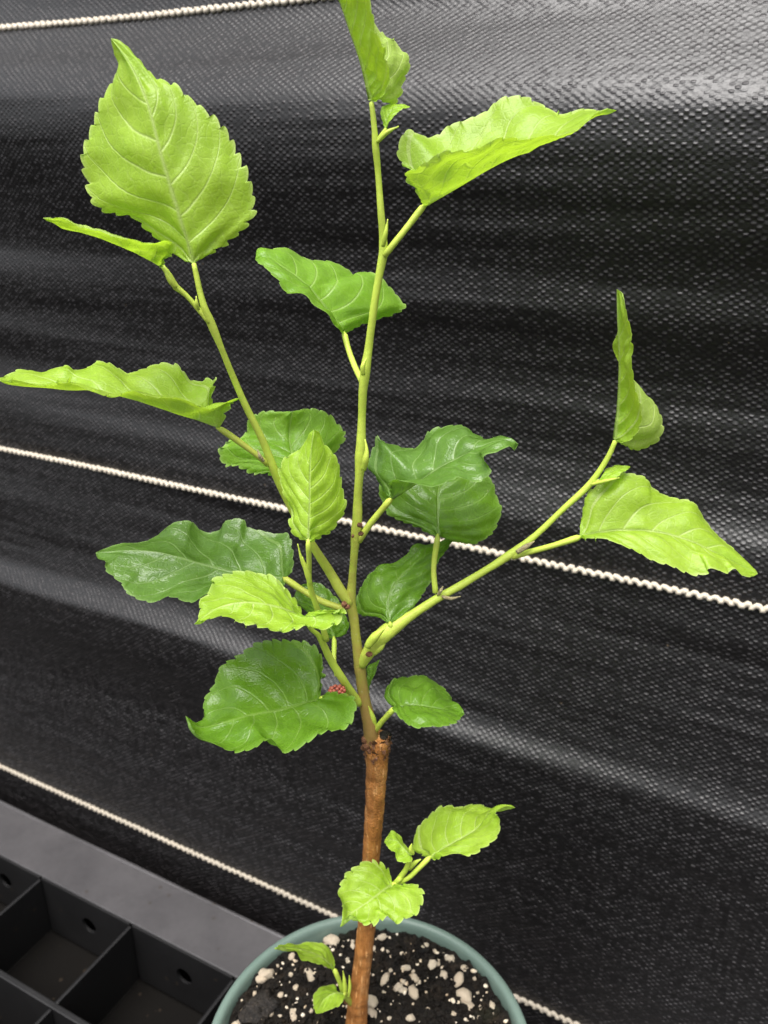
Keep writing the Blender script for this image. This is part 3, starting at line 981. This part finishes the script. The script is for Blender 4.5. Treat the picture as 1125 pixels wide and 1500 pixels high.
    if pet:
        n = len(pet)
        pts = []
        full = list(pet) + [(mid[0][0], mid[0][1], Y)]
        for i, p in enumerate(full):
            f = i / (len(full) - 1)
            pts.append((p[0], p[1], p[2], prad[0] * (1 - f) + prad[1] * f))
        # run the stalk a little way along the midrib
        m1 = mid[0][0] * .93 + mid[1][0] * .07, mid[0][1] * .93 + mid[1][1] * .07
        pts.append((m1[0], m1[1], Y + .0006, prad[1] * .45))
        stem('petiole', pts, page, fr, 10, .03, MAT_STEM, o, .002, seed)
    return o

# --- woody cutting and main shoot
TY = BY
stem('trunk', [(521, 1512, TY, 16), (526, 1450, TY, 14), (534, 1385, TY, 13.2), (540, 1320, TY, 12.8), (544, 1250, TY, 12.8), (549, 1180, TY - .001, 14),
               (552, 1120, TY - .001, 16), (552, 1098, TY - .001, 18), (553, 1086, TY - .001, 18.5), (553, 1079, TY - .001, 17)], (0, 0), mat=MAT_BARK, lump=.055, sides=28, per=.0009, seed=3)
stem('cut_stub', [(562, 1086, TY - .001, 9), (563, 1078, TY - .001, 9.5), (563, 1074, TY - .001, 7)], (0, 0), mat=MAT_DARK, lump=.25, sides=16, per=.0005, seed=9)
# torn flakes of bark round the node
FV, FF = [], []
for i in range(70):
    yk = random.uniform(1077, 1106)
    c0 = at(552.5, yk, TY - .001)
    an = random.uniform(-1.9, 1.9)
    rk = (18.5 - max(0, yk - 1092) * .12) * px_size(c0) * random.uniform(.90, .99)
    outd = Vector((math.sin(an), -math.cos(an), 0))
    P = c0 + rk * np.array(outd)
    s = random.uniform(.0008, .0022)
    dirv = (outd * random.uniform(.15, .6) + outd.cross(Vector((0, 0, 1))) * random.uniform(-.7, .7) + Vector((0, 0, random.choice((1, 1, -.7))))).normalized()
    side = dirv.cross(outd).normalized()
    b0 = Vector(P)
    o = len(FV)
    FV += [b0 - side * s * .45, b0 + side * s * .45, b0 + dirv * s * .8 + side * s * .35, b0 + dirv * s * 1.3, b0 + dirv * s * .7 - side * s * .4,
           b0 - outd * s * .4]
    FF += [(o, o + 1, o + 2, o + 3, o + 4), (o, o + 5, o + 1), (o + 1, o + 5, o + 2), (o + 4, o + 5, o)]
fl = mesh_obj('bark_flakes', FV, FF, MAT_FLAKE, plant, smooth=False)
fl['kind'] = 'stuff'
# raised lenticels on the cutting
LV, LF = [], []
def lent(x, y, w, h):
    P = at(x, y, TY - .0022)
    V, F = lump_geo(1, 1, x * .1, .3)
    d = px_size(P); o = len(LV)
    for v in V: LV.append((P[0] + v[0] * w * d, P[1] + v[1] * .0010, P[2] + v[2] * h * d))
    LF.extend([tuple(o + q for q in f) for f in F])
for x, y, w, h in [(544, 1117, 3.4, 4), (543, 1124, 3.6, 4), (546, 1140, 3, 4), (542, 1198, 2.4, 5), (555, 1205, 2.4, 4), (534, 1427, 2.2, 5), (527, 1462, 2, 3), (547, 1165, 2, 3), (541, 1230, 2, 3),
                   (548, 1260, 1.6, 3), (538, 1290, 1.6, 3), (556, 1150, 1.6, 3), (549, 1218, 1.4, 2.5), (537, 1400, 1.8, 3), (529, 1380, 1.5, 2.5), (540, 1415, 1.5, 2.5), (519, 1470, 1.8, 3), (531, 1490, 1.8, 3)]:
    lent(x, y, w, h)
mesh_obj('lenticels', LV, LF, MAT_FLAKE, plant)['kind'] = 'stuff'

S1 = [(545, 1092, TY - .002, 11), (541, 1060, TY - .002, 10), (535, 1030, TY - .002, 8.8), (530, 1000, TY - .002, 8.2), (527, 975, TY - .002, 8.6), (523, 945, TY - .002, 7.2), (518, 905, TY - .002, 7.0),
      (514, 885, TY - .002, 7.8), (516, 850, TY - .002, 6.0), (519, 810, TY - .003, 5.6), (521, 785, TY - .003, 7.2), (523, 765, TY - .003, 7.4), (524, 735, TY - .003, 6.4), (526, 700, TY - .004, 6.2), (528, 672, TY - .004, 8.2),
      (529, 650, TY - .004, 7.2), (530, 610, TY - .004, 5.8), (532, 568, TY - .005, 6.6), (535, 545, TY - .005, 7.6), (540, 510, TY - .005, 6.0), (547, 455, TY - .006, 5.6), (555, 405, TY - .006, 5.6), (561, 372, TY - .006, 6.6), (561, 350, TY - .006, 5.8),
      (558, 310, TY - .007, 5.0), (554, 255, TY - .007, 4.6), (550, 212, TY - .008, 5.0), (549, 195, TY - .008, 4.2), (546, 165, TY - .008, 3.9), (544, 150, TY - .008, 3.6)]
stem('main_stem', S1, (1.15, .75, .40, .15, 0, -.1, -.15), seed=1, sides=18, per=.0012)

# --- left shoot
LY = TY - .003
stem('branch', [(512, 885, LY, 6.5), (496, 860, LY, 7.5), (483, 838, LY, 6.8), (458, 799, LY - .003, 6.0), (424, 739, LY - .006, 5.6), (402, 690, LY - .009, 6.6), (386, 648, LY - .011, 5.4), (360, 595, LY - .014, 5.0),
                (343, 556, LY - .016, 4.6), (325, 512, LY - .019, 4.6), (309, 473, LY - .021, 6.2), (300, 452, LY - .022, 5.2), (294, 432, LY - .022, 4.4), (287, 400, LY - .022, 4.0), (284, 386, LY - .022, 3.4)], (.28, -.1), seed=4)
stem('branch', [(307, 472, LY - .0215, 4.6), (290, 452, LY - .022, 3.8), (270, 430, LY - .023, 3.6), (257, 420, LY - .0235, 5.0), (247, 402, LY - .024, 4.4), (238, 390, LY - .024, 3.2)], (.0, -.1), seed=5)
# --- right shoot
RY = TY - .003
stem('branch', [(530, 975, RY, 6), (538, 958, RY - .001, 9.5), (550, 942, RY - .001, 11), (566, 926, RY, 12), (582, 915, RY + .001, 10), (600, 903, RY + .002, 7.2), (640, 877, RY + .004, 6.4), (674, 858, RY + .006, 5.8), (710, 836, RY + .007, 5.2),
                (748, 812, RY + .009, 6.4), (781, 787, RY + .010, 4.8), (829, 742, RY + .011, 4.4), (864, 709, RY + .012, 5.0), (880, 687, RY + .012, 4.2), (893, 665, RY + .012, 3.8), (901, 646, RY + .012, 3.4)], (.15, -.12), seed=6)
# --- lower left shoot
QY = TY - .010
stem('branch', [(526, 1030, TY - .003, 6.0), (515, 1015, TY - .006, 6.2), (500, 992, QY, 5.8), (484, 966, QY - .002, 5.4), (474, 945, QY - .004, 5.2), (466, 930, QY - .006, 3.8), (456, 922, QY - .008, 3.2), (449, 910, QY - .010, 2.8)], (.05, -.1), seed=7)

# --- leaves (frame, midrib, one margin, other margin)
leaf('A', [(760, 1035), (690, 800), (630, 600), (580, 410), (520, 270), (435, 150)],
     [(700, 1000), (610, 925), (520, 855), (430, 825), (368, 785), (338, 700), (325, 620), (345, 540), (380, 460), (415, 375), (448, 305), (468, 262), (445, 205)],
     [(790, 1008), (840, 985), (905, 945), (978, 870), (996, 795), (982, 720), (945, 640), (905, 545), (855, 482), (795, 432), (735, 388), (680, 345), (610, 312), (540, 235), (475, 165)],
     LY - .022, 'young', dt=.010, dl=.010, dr=.006, dm=-.004, bulge=.05, wave=.02)
leaf('A', [(635, 1050), (520, 990), (380, 932), (260, 892), (168, 856)],
     [(640, 1010, .010), (610, 975, .016), (520, 955, .016), (430, 925, .012), (340, 890, .006)],
     [(650, 1020), (690, 990), (685, 955), (650, 945), (590, 950), (500, 945), (420, 922), (340, 886), (250, 866)],
     LY - .024, 'young', dt=-.006, dl=.006, dr=-.008, bulge=-.12, wave=.03, teeth=.6)
leaf('B', [(370, 298), (340, 180), (308, 90), (275, 0), (235, -95)],
     [(392, 292), (425, 225), (412, 180), (410, 128), (380, 86), (369, 40), (360, -8), (320, -60)],
     [(405, 292), (430, 300), (456, 272), (462, 238), (480, 200), (483, 160), (462, 135), (437, 114), (410, 108), (372, 60), (345, 0), (290, -60)],
     TY - .008, 'young', dt=-.004, dl=-.010, dr=.016, bulge=.12, wave=.02, under=True, teeth=.8, quilt=1.5)
leaf('B', [(412, 380), (418, 345), (440, 322), (484, 314)],
     [(402, 360), (401, 320), (425, 306), (455, 306)], [(425, 355), (440, 335), (460, 322)],
     TY - .009, 'young', dt=.006, dl=.004, dr=-.003, teeth=.6, pet=[(384, 420, TY - .008), (398, 398, TY - .009)], prad=(3.0, 2.2))
leaf('B', [(525, 605), (625, 548), (745, 480), (855, 432), (945, 385), (1015, 345), (1092, 325)],
     [(492, 508), (452, 465), (446, 428), (482, 388), (532, 394), (600, 358), (650, 362), (702, 334), (742, 294), (800, 292), (880, 298), (930, 325), (1000, 317)],
     [(500, 560), (468, 518), (502, 490), (560, 460), (640, 434), (740, 412), (840, 404), (915, 402), (950, 388), (1010, 362), (1040, 338)],
     TY - .004, 'young', dt=.004, dl=.020, dr=-.014, bulge=-.14, wave=.05, teeth=.65, pet=[(408, 752, TY - .007), (470, 675, TY - .006)], prad=(5.0, 4.4))
leaf('M', [(622, 640), (520, 500), (400, 350), (250, 230), (130, 165), (60, 175)],
     [(590, 612), (520, 545), (420, 450), (340, 390), (252, 362), (205, 300), (160, 255), (95, 212)],
     [(650, 630), (730, 595), (850, 552), (930, 530), (1008, 475), (955, 380), (900, 340), (820, 285), (745, 262), (700, 280), (650, 240), (570, 205), (490, 180), (390, 155), (260, 112), (160, 122), (85, 110), (75, 140)],
     TY + .012, 'mid', dt=.004, dl=-.014, dr=.022, bulge=.10, wave=.03, teeth=.5, pet=[(735, 945, TY - .003), (690, 850, TY + .003), (650, 740, TY + .009)], prad=(4.6, 4.0))
leaf('C', [(860, 716), (700, 664), (540, 612), (380, 572), (200, 560), (60, 548), (-25, 520)],
     [(865, 690), (842, 630), (846, 525), (815, 512), (760, 518), (710, 482), (660, 470), (610, 468), (545, 492), (500, 508), (458, 478), (420, 448), (375, 442), (350, 468), (300, 492), (262, 470), (205, 478), (170, 497), (60, 497)],
     [(872, 690), (900, 632), (942, 602), (892, 612), (830, 632), (720, 614), (600, 594), (520, 572), (440, 588), (372, 556), (300, 532), (180, 534), (60, 524)],
     LY - .014, 'young', dt=.000, dl=.018, dr=-.012, bulge=-.14, wave=.05, teeth=.9, pet=[(1052, 858, LY - .010), (1000, 815, LY - .012)], prad=(4.4, 4.0), page=(.35, .2))
leaf('D', [(315, 325), (300, 250), (290, 180), (300, 100)],
     [(290, 332), (220, 320), (125, 296), (55, 272), (45, 238), (70, 216), (78, 196), (130, 172), (150, 132), (200, 104), (255, 102)],
     [(350, 335), (410, 320), (452, 275), (440, 250), (476, 205), (478, 165), (440, 122), (390, 98), (340, 94)],
     LY + .010, 'mid', dt=.030, dl=.006, dr=.008, dm=.012, bulge=.16, wave=.03, teeth=.6, pet=[(240, 300, LY - .008), (290, 330, LY + .003)], prad=(3.5, 3.2))
leaf('D', [(355, 547), (360, 400), (362, 280), (374, 163)],
     [(312, 530), (287, 480), (291, 440), (280, 390), (252, 325), (256, 286), (282, 252), (320, 236), (345, 206), (356, 176)],
     [(400, 536), (450, 502), (478, 442), (480, 380), (470, 330), (455, 280), (430, 240), (405, 205), (388, 176)],
     TY - .030, 'young', dt=.012, dl=.004, dr=.010, bulge=.10, wave=.02, teeth=.6, pet=[(418, 885, TY - .016), (385, 775, TY - .020), (360, 690, TY - .024), (358, 610, TY - .028)], prad=(4.6, 3.6))
leaf('D', [(640, 400), (720, 352), (800, 296), (920, 236), (1000, 202), (1076, 212)],
     [(612, 370), (582, 322), (555, 285), (568, 228), (592, 188), (640, 212), (708, 216), (740, 202), (772, 162), (820, 142), (880, 152), (920, 176), (960, 186), (1010, 177), (1055, 192)],
     [(632, 345), (650, 334), (700, 345), (745, 360), (782, 356), (820, 327), (880, 322), (930, 330), (982, 296), (962, 262), (1000, 242), (1040, 226), (1062, 234)],
     TY - .006, 'dark', dt=-.004, dl=.016, dr=-.014, bulge=.12, wave=.05, teeth=.55, pet=[(528, 545, TY - .003), (565, 490, TY - .004), (605, 440, TY - .005)], prad=(5.2, 4.4), page=(.2, .15))
leaf('D', [(800, 527), (800, 440), (802, 370), (830, 280)],
     [(762, 516), (700, 486), (628, 452), (606, 400), (600, 362), (630, 320), (700, 285), (770, 270)],
     [(860, 545), (930, 550), (982, 520), (1010, 472), (1020, 430), (1002, 380), (975, 328), (900, 285)],
     TY + .008, 'old', dt=.026, dl=.004, dr=.004, bulge=.12, wave=.02, teeth=.4, pet=[(792, 722, RY + .005), (786, 640, TY + .005)], prad=(4.4, 3.6), page=(.1, .1))
leaf('D', [(636, 828), (630, 750), (655, 690), (720, 620), (790, 575), (858, 532)],
     [(600, 802), (522, 790), (526, 722), (556, 662), (580, 652), (602, 636), (660, 622), (700, 600), (722, 557), (760, 557), (800, 548), (835, 528)],
     [(682, 798), (722, 760), (772, 690), (788, 645), (803, 610), (832, 575)],
     TY - .004, 'old', dt=.030, dl=.008, dr=-.002, bulge=.10, wave=.03, teeth=.35, pet=[(646, 860, RY)], prad=(3.6, 3.2))
leaf('E', [(470, 716), (485, 550), (490, 400), (486, 280), (480, 180), (477, 68)],
     [(508, 722), (548, 700), (578, 640), (570, 560), (548, 480), (536, 380), (541, 312), (528, 290), (536, 260), (515, 180), (494, 95)],
     [(520, 735), (562, 754), (620, 734), (658, 690), (664, 620), (640, 560), (590, 518), (545, 470), (505, 420), (484, 388), (462, 310), (480, 264), (482, 190)],
     RY + .012, 'young', dt=.004, dl=-.010, dr=.014, bulge=.14, wave=.02, under=True, quilt=1.5, teeth=.7)
leaf('E', [(320, 1130), (400, 1110), (520, 1100), (660, 1110), (800, 1150), (950, 1225), (1082, 1288)],
     [(332, 1060), (350, 950), (372, 925), (430, 890), (498, 856), (570, 868), (606, 893), (615, 915), (652, 946), (740, 976), (800, 986), (860, 1048), (920, 1122), (1000, 1190), (1070, 1262)],
     [(360, 1142), (440, 1148), (560, 1184), (660, 1236), (710, 1250), (830, 1293), (868, 1285), (872, 1270), (955, 1285), (975, 1268), (1010, 1294), (1050, 1300)],
     RY + .004, 'young', dt=-.010, dl=.014, dr=-.012, bulge=.12, wave=.02, teeth=.45, pet=[(30, 1215, RY + .0085), (100, 1195, RY + .007), (210, 1165, RY + .005)], prad=(4.6, 4.2))
leaf('E', [(400, 888), (430, 862), (470, 845), (536, 828)],
     [(412, 872), (430, 842), (470, 824), (505, 826)], [(440, 884), (475, 874), (500, 852), (520, 842)],
     RY + .009, 'young', dt=.004, dl=.004, dr=-.004, teeth=.6, pet=[(372, 900, RY + .012)], prad=(2.4, 2.0))
leaf('F', [(757, 326), (650, 312), (550, 298), (430, 266), (300, 230), (200, 220), (110, 224), (52, 228)],
     [(786, 296), (788, 240), (770, 152), (720, 152), (650, 150), (620, 136), (600, 99), (542, 112), (510, 150), (470, 150), (430, 122), (408, 110), (350, 132), (300, 161), (220, 181), (150, 188), (88, 204)],
     [(762, 348), (700, 378), (600, 405), (520, 400), (460, 378), (400, 404), (365, 398), (310, 392), (268, 408), (205, 408), (162, 375), (152, 348), (112, 312), (87, 284), (92, 264), (58, 246)],
     TY + .002, 'dark', dt=.002, dl=.022, dr=-.018, bulge=.10, wave=.04, teeth=.45, pet=[(982, 440, TY - .003), (900, 412, TY - .002), (830, 372, TY)], prad=(5.0, 4.6), page=(.35, .3))
leaf('F', [(836, 482), (780, 450), (700, 425), (600, 415), (510, 435), (420, 498)],
     [(815, 440), (790, 392), (750, 344), (700, 304), (640, 297), (560, 306), (490, 330), (472, 370), (442, 405), (448, 440)],
     [(880, 447), (935, 440), (978, 450), (962, 484), (900, 508), (850, 505), (780, 518), (700, 508), (600, 500), (540, 470), (480, 476)],
     QY - .012, 'young', dt=-.008, dl=.016, dr=-.010, bulge=.14, wave=.03, teeth=.8, pet=[(862, 515, QY - .006)], prad=(3.2, 2.8))
leaf('F', [(945, 548), (915, 470), (870, 400), (845, 345)],
     [(912, 545), (890, 500), (842, 445), (795, 400), (815, 358)], [(982, 534), (998, 505), (975, 440), (940, 385), (890, 345)],
     TY + .004, 'old', dt=.022, dl=.004, dr=.004, teeth=.5, pet=[(955, 690, QY + .002), (945, 640, QY + .006)], prad=(3.6, 3.0))
leaf('F', [(893, 778), (760, 815), (640, 836), (540, 862), (450, 882), (415, 868), (388, 840)],
     [(896, 720), (908, 660), (890, 602), (842, 568), (780, 556), (720, 560), (640, 580), (572, 622), (524, 662), (500, 720), (466, 770), (460, 810), (464, 850), (435, 868)],
     [(912, 757), (960, 748), (1018, 772), (1030, 800), (1020, 840), (985, 882), (940, 898), (880, 932), (820, 955), (750, 968), (708, 932), (640, 958), (550, 970), (492, 942), (425, 900)],
     TY - .014, 'old', dt=-.012, dl=.024, dr=-.018, bulge=.12, wave=.03, teeth=.75, holes=[(646, 686, 2.0), (699, 726, 1.5)], pet=[(1008, 756, TY - .006), (950, 765, TY - .009)], prad=(4.4, 4.0))
leaf('G', [(558, 712), (650, 692), (800, 712), (966, 748)],
     [(532, 682), (497, 622), (512, 577), (570, 533), (650, 523), (740, 533), (810, 572), (880, 622), (920, 682)],
     [(542, 718), (582, 760), (640, 808), (720, 820), (800, 820), (860, 814), (912, 790)],
     TY - .008, 'old', dt=.000, dl=.018, dr=-.014, bulge=.12, wave=.02, teeth=.55, pet=[(440, 845, TY - .002), (490, 780, TY - .005)], prad=(4.4, 3.6), page=(.05, .05))
leaf('H', [(560, 735), (680, 660), (800, 590), (890, 510), (950, 474), (1030, 462)],
     [(510, 718), (466, 692), (490, 612), (524, 542), (592, 474), (660, 442), (740, 448), (830, 458), (895, 470), (950, 452), (1000, 447)],
     [(598, 748), (622, 722), (700, 724), (770, 728), (840, 690), (908, 640), (948, 590), (944, 525), (928, 490), (975, 472)],
     TY - .018, 'young', dt=.006, dl=.016, dr=-.010, bulge=.10, wave=.02, teeth=.6, pet=[(372, 880, TY - .018), (440, 850, TY - .019), (500, 795, TY - .019)], prad=(3.6, 3.4))
leaf('H', [(455, 730), (420, 690), (370, 640), (310, 650)],
     [(470, 702), (440, 678), (400, 622), (352, 592), (325, 620)], [(464, 752), (438, 764), (388, 754), (366, 706), (344, 692)],
     TY - .020, 'young', dt=.006, dl=.006, dr=-.006, teeth=.6, pet=[(395, 850, TY - .0185), (430, 800, TY - .019)], prad=(4.2, 3.4))
leaf('H', [(355, 882), (300, 920), (220, 980), (120, 1050), (68, 1117)],
     [(346, 832), (302, 774), (242, 757), (196, 763), (150, 792), (92, 842), (64, 920), (78, 1000), (78, 1055)],
     [(430, 884), (512, 897), (530, 950), (516, 1000), (488, 1036), (440, 1052), (382, 1085), (325, 1052), (280, 1088), (230, 1108), (172, 1098), (132, 1056), (95, 1082)],
     TY - .020, 'young', dt=-.012, dl=.010, dr=-.006, dm=-.006, bulge=.16, wave=.03, teeth=.8, pet=[(378, 878, TY - .0195)], prad=(3.0, 2.8))
leaf('K', [(472, 342), (400, 275), (300, 232), (190, 208), (92, 212)],
     [(474, 290), (450, 228), (400, 188), (330, 173), (260, 182), (200, 190), (150, 197)],
     [(440, 338), (350, 315), (270, 280), (222, 238), (160, 217)],
     BY - .008, 'young', dt=-.004, dl=.012, dr=-.008, teeth=.5, pet=[(530, 500, BY - .005), (510, 430, BY - .007)], prad=(3.4, 3.0))
leaf('K', [(532, 502), (470, 500), (410, 540), (360, 628)],
     [(492, 482), (478, 452), (430, 443), (380, 462), (348, 500), (346, 560)], [(538, 530), (510, 578), (460, 598), (410, 613)],
     BY - .010, 'young', dt=-.006, dl=.010, dr=-.006, teeth=.7, pet=[(548, 500, BY - .007)], prad=(2.8, 2.4))
leaf('G', [(397, 612), (408, 540), (430, 480), (470, 424)],
     [(388, 560), (390, 500), (402, 462), (440, 448)], [(412, 575), (432, 530), (452, 470), (466, 440)],
     TY + .008, 'old', dt=.006, dl=.006, dr=-.004, teeth=.4, pet=[(380, 680, TY + .002)], prad=(3.0, 2.6))

# --- short side shoots that carry the low leaves
stem('side_shoot', [(290, 960, TY - .004, 4), (330, 915, TY - .012, 4.6), (372, 878, TY - .0185, 4.6), (400, 845, TY - .0195, 4.0)], (0, 0), 'H', seed=12)
stem('side_shoot', [(580, 560, BY - .002, 4), (556, 525, BY - .004, 4.6), (540, 500, BY - .006, 3.2)], (.3, 0), 'K', seed=13)

# --- buds, stipules and the small unripe fruit
def spike(name, fr, pts, r, mat=None, age=(0, 0)):
    n = len(pts)
    prof = [.75, 1.0, .6, .12] if n == 4 else [.8, 1.0, .1]
    return stem(name, [(x, y, Y, r * k) for (x, y, Y), k in zip(pts, prof)], age, fr, 10, .12, mat, None, .0008, int(pts[0][0]) % 17)
spike('stipule', 'B', [(404, 725, TY - .010), (411, 690, TY - .011), (418, 645, TY - .011)], 3.6)
spike('stipule', 'B', [(388, 418, TY - .009), (415, 390, TY - .010), (450, 372, TY - .010)], 3.2)
spike('bud', 'D', [(545, 300, TY - .008), (552, 265, TY - .009), (556, 235, TY - .009), (550, 195, TY - .008)], 5.0)
spike('bud', 'M', [(745, 905, TY - .009), (742, 850, TY - .0095), (765, 800, TY - .009)], 3.6)
spike('bud', 'F', [(855, 345, TY - .024), (838, 290, TY - .025), (822, 250, TY - .026), (808, 196, TY - .026)], 4.0)
spike('bud', 'D', [(362, 690, TY - .026), (350, 650, TY - .027), (335, 600, TY - .028)], 4.2)
spike('bud', 'G', [(395, 350, RY - .005), (440, 290, RY - .006), (500, 240, RY - .006)], 6.5)
spike('bud', 'G', [(430, 390, RY - .002), (470, 345, RY - .002), (510, 300, RY - .001)], 6.0)
spike('stipule', 'E', [(368, 905, RY + .009), (430, 890, RY + .007), (490, 876, RY + .006)], 2.8)
spike('stipule', 'E', [(50, 1195, RY + .006), (90, 1170, RY + .005), (125, 1148, RY + .005)], 4.0, MAT_STIPULE)
spike('stipule', 'D', [(815, 735, RY + .003), (845, 742, RY + .002), (878, 735, RY + .002)], 2.6, MAT_STIPULE)
spike('stipule', 'D', [(800, 730, RY + .003), (812, 712, RY + .002), (818, 700, RY + .002)], 2.4, MAT_STIPULE)
spike('stipule', 'C', [(780, 250, LY - .025), (772, 225, LY - .026), (770, 198, LY - .026)], 2.8)
spike('stipule', 'C', [(690, 165, LY - .026), (665, 130, LY - .027), (640, 88, LY - .027)], 4.2)
spike('stipule', 'C', [(1035, 845, LY - .014), (1020, 825, LY - .015), (1010, 800, LY - .015)], 2.6, MAT_STIPULE)
spike('bud', 'K', [(540, 520, BY - .006), (540, 440, BY - .0065), (530, 355, BY - .006)], 3.4)
spike('bud', 'K', [(565, 520, BY - .006), (572, 450, BY - .0055), (570, 385, BY - .005)], 2.6)
spike('bud', 'G', [(400, 700, TY - .004), (425, 770, TY - .003), (440, 830, TY - .002)][::-1], 4.5)
spike('bud', 'H', [(450, 800, TY - .016), (480, 765, TY - .016), (512, 745, TY - .016)], 3.6)
spike('bud', 'H', [(470, 715, TY - .0205), (455, 690, TY - .021), (462, 660, TY - .021)], 3.2)
for fr, x, y, r, Yk in (('G', 258, 100, 4.6, TY - .008), ('G', 275, 118, 3.6, TY - .008), ('D', 532, 490, 3.8, TY - .009), ('D', 536, 520, 3.8, TY - .009), ('D', 508, 528, 2.8, TY - .007), ('G', 405, 395, 4.2, RY - .005), ('G', 388, 345, 3.0, RY - .001), ('K', 552, 545, 5, BY - .003), ('O', 534, 1084, 5, TY - .003), ('O', 537, 1092, 5.5, TY - .004), ('O', 533, 1096, 4, TY - .002), ('O', 541, 1100, 4.5, TY - .0045), ('O', 538, 1106, 3.5, TY - .003), ('O', 569, 1081, 3.5, TY - .002)):
    X_, Y_ = fp(fr, x, y)
    P = at(X_, Y_, Yk); d = px_size(P) * r
    V, F = lump_geo(d, 2, x, .3)
    mesh_obj('bud_scale', [tuple(np.array(v) * (1, 1, 1.25) + P) for v in V], F, MAT_FLAKE, plant)
X_, Y_ = fp('G', 216, 610)
P = at(X_, Y_, TY - .012)
bm = bmesh.new()
for i in range(34):
    ph = i * 2.39996; z = 1 - 2 * (i + .5) / 34; r = math.sqrt(1 - z * z)
    bmesh.ops.create_icosphere(bm, subdivisions=1, radius=.0008, matrix=Matrix.Translation(Vector(P) + Vector((.0021 * r * math.cos(ph) * 1.3, .0019 * r * math.sin(ph), .0017 * z))))
bm_obj('fruit', bm, MAT_FRUIT, plant)
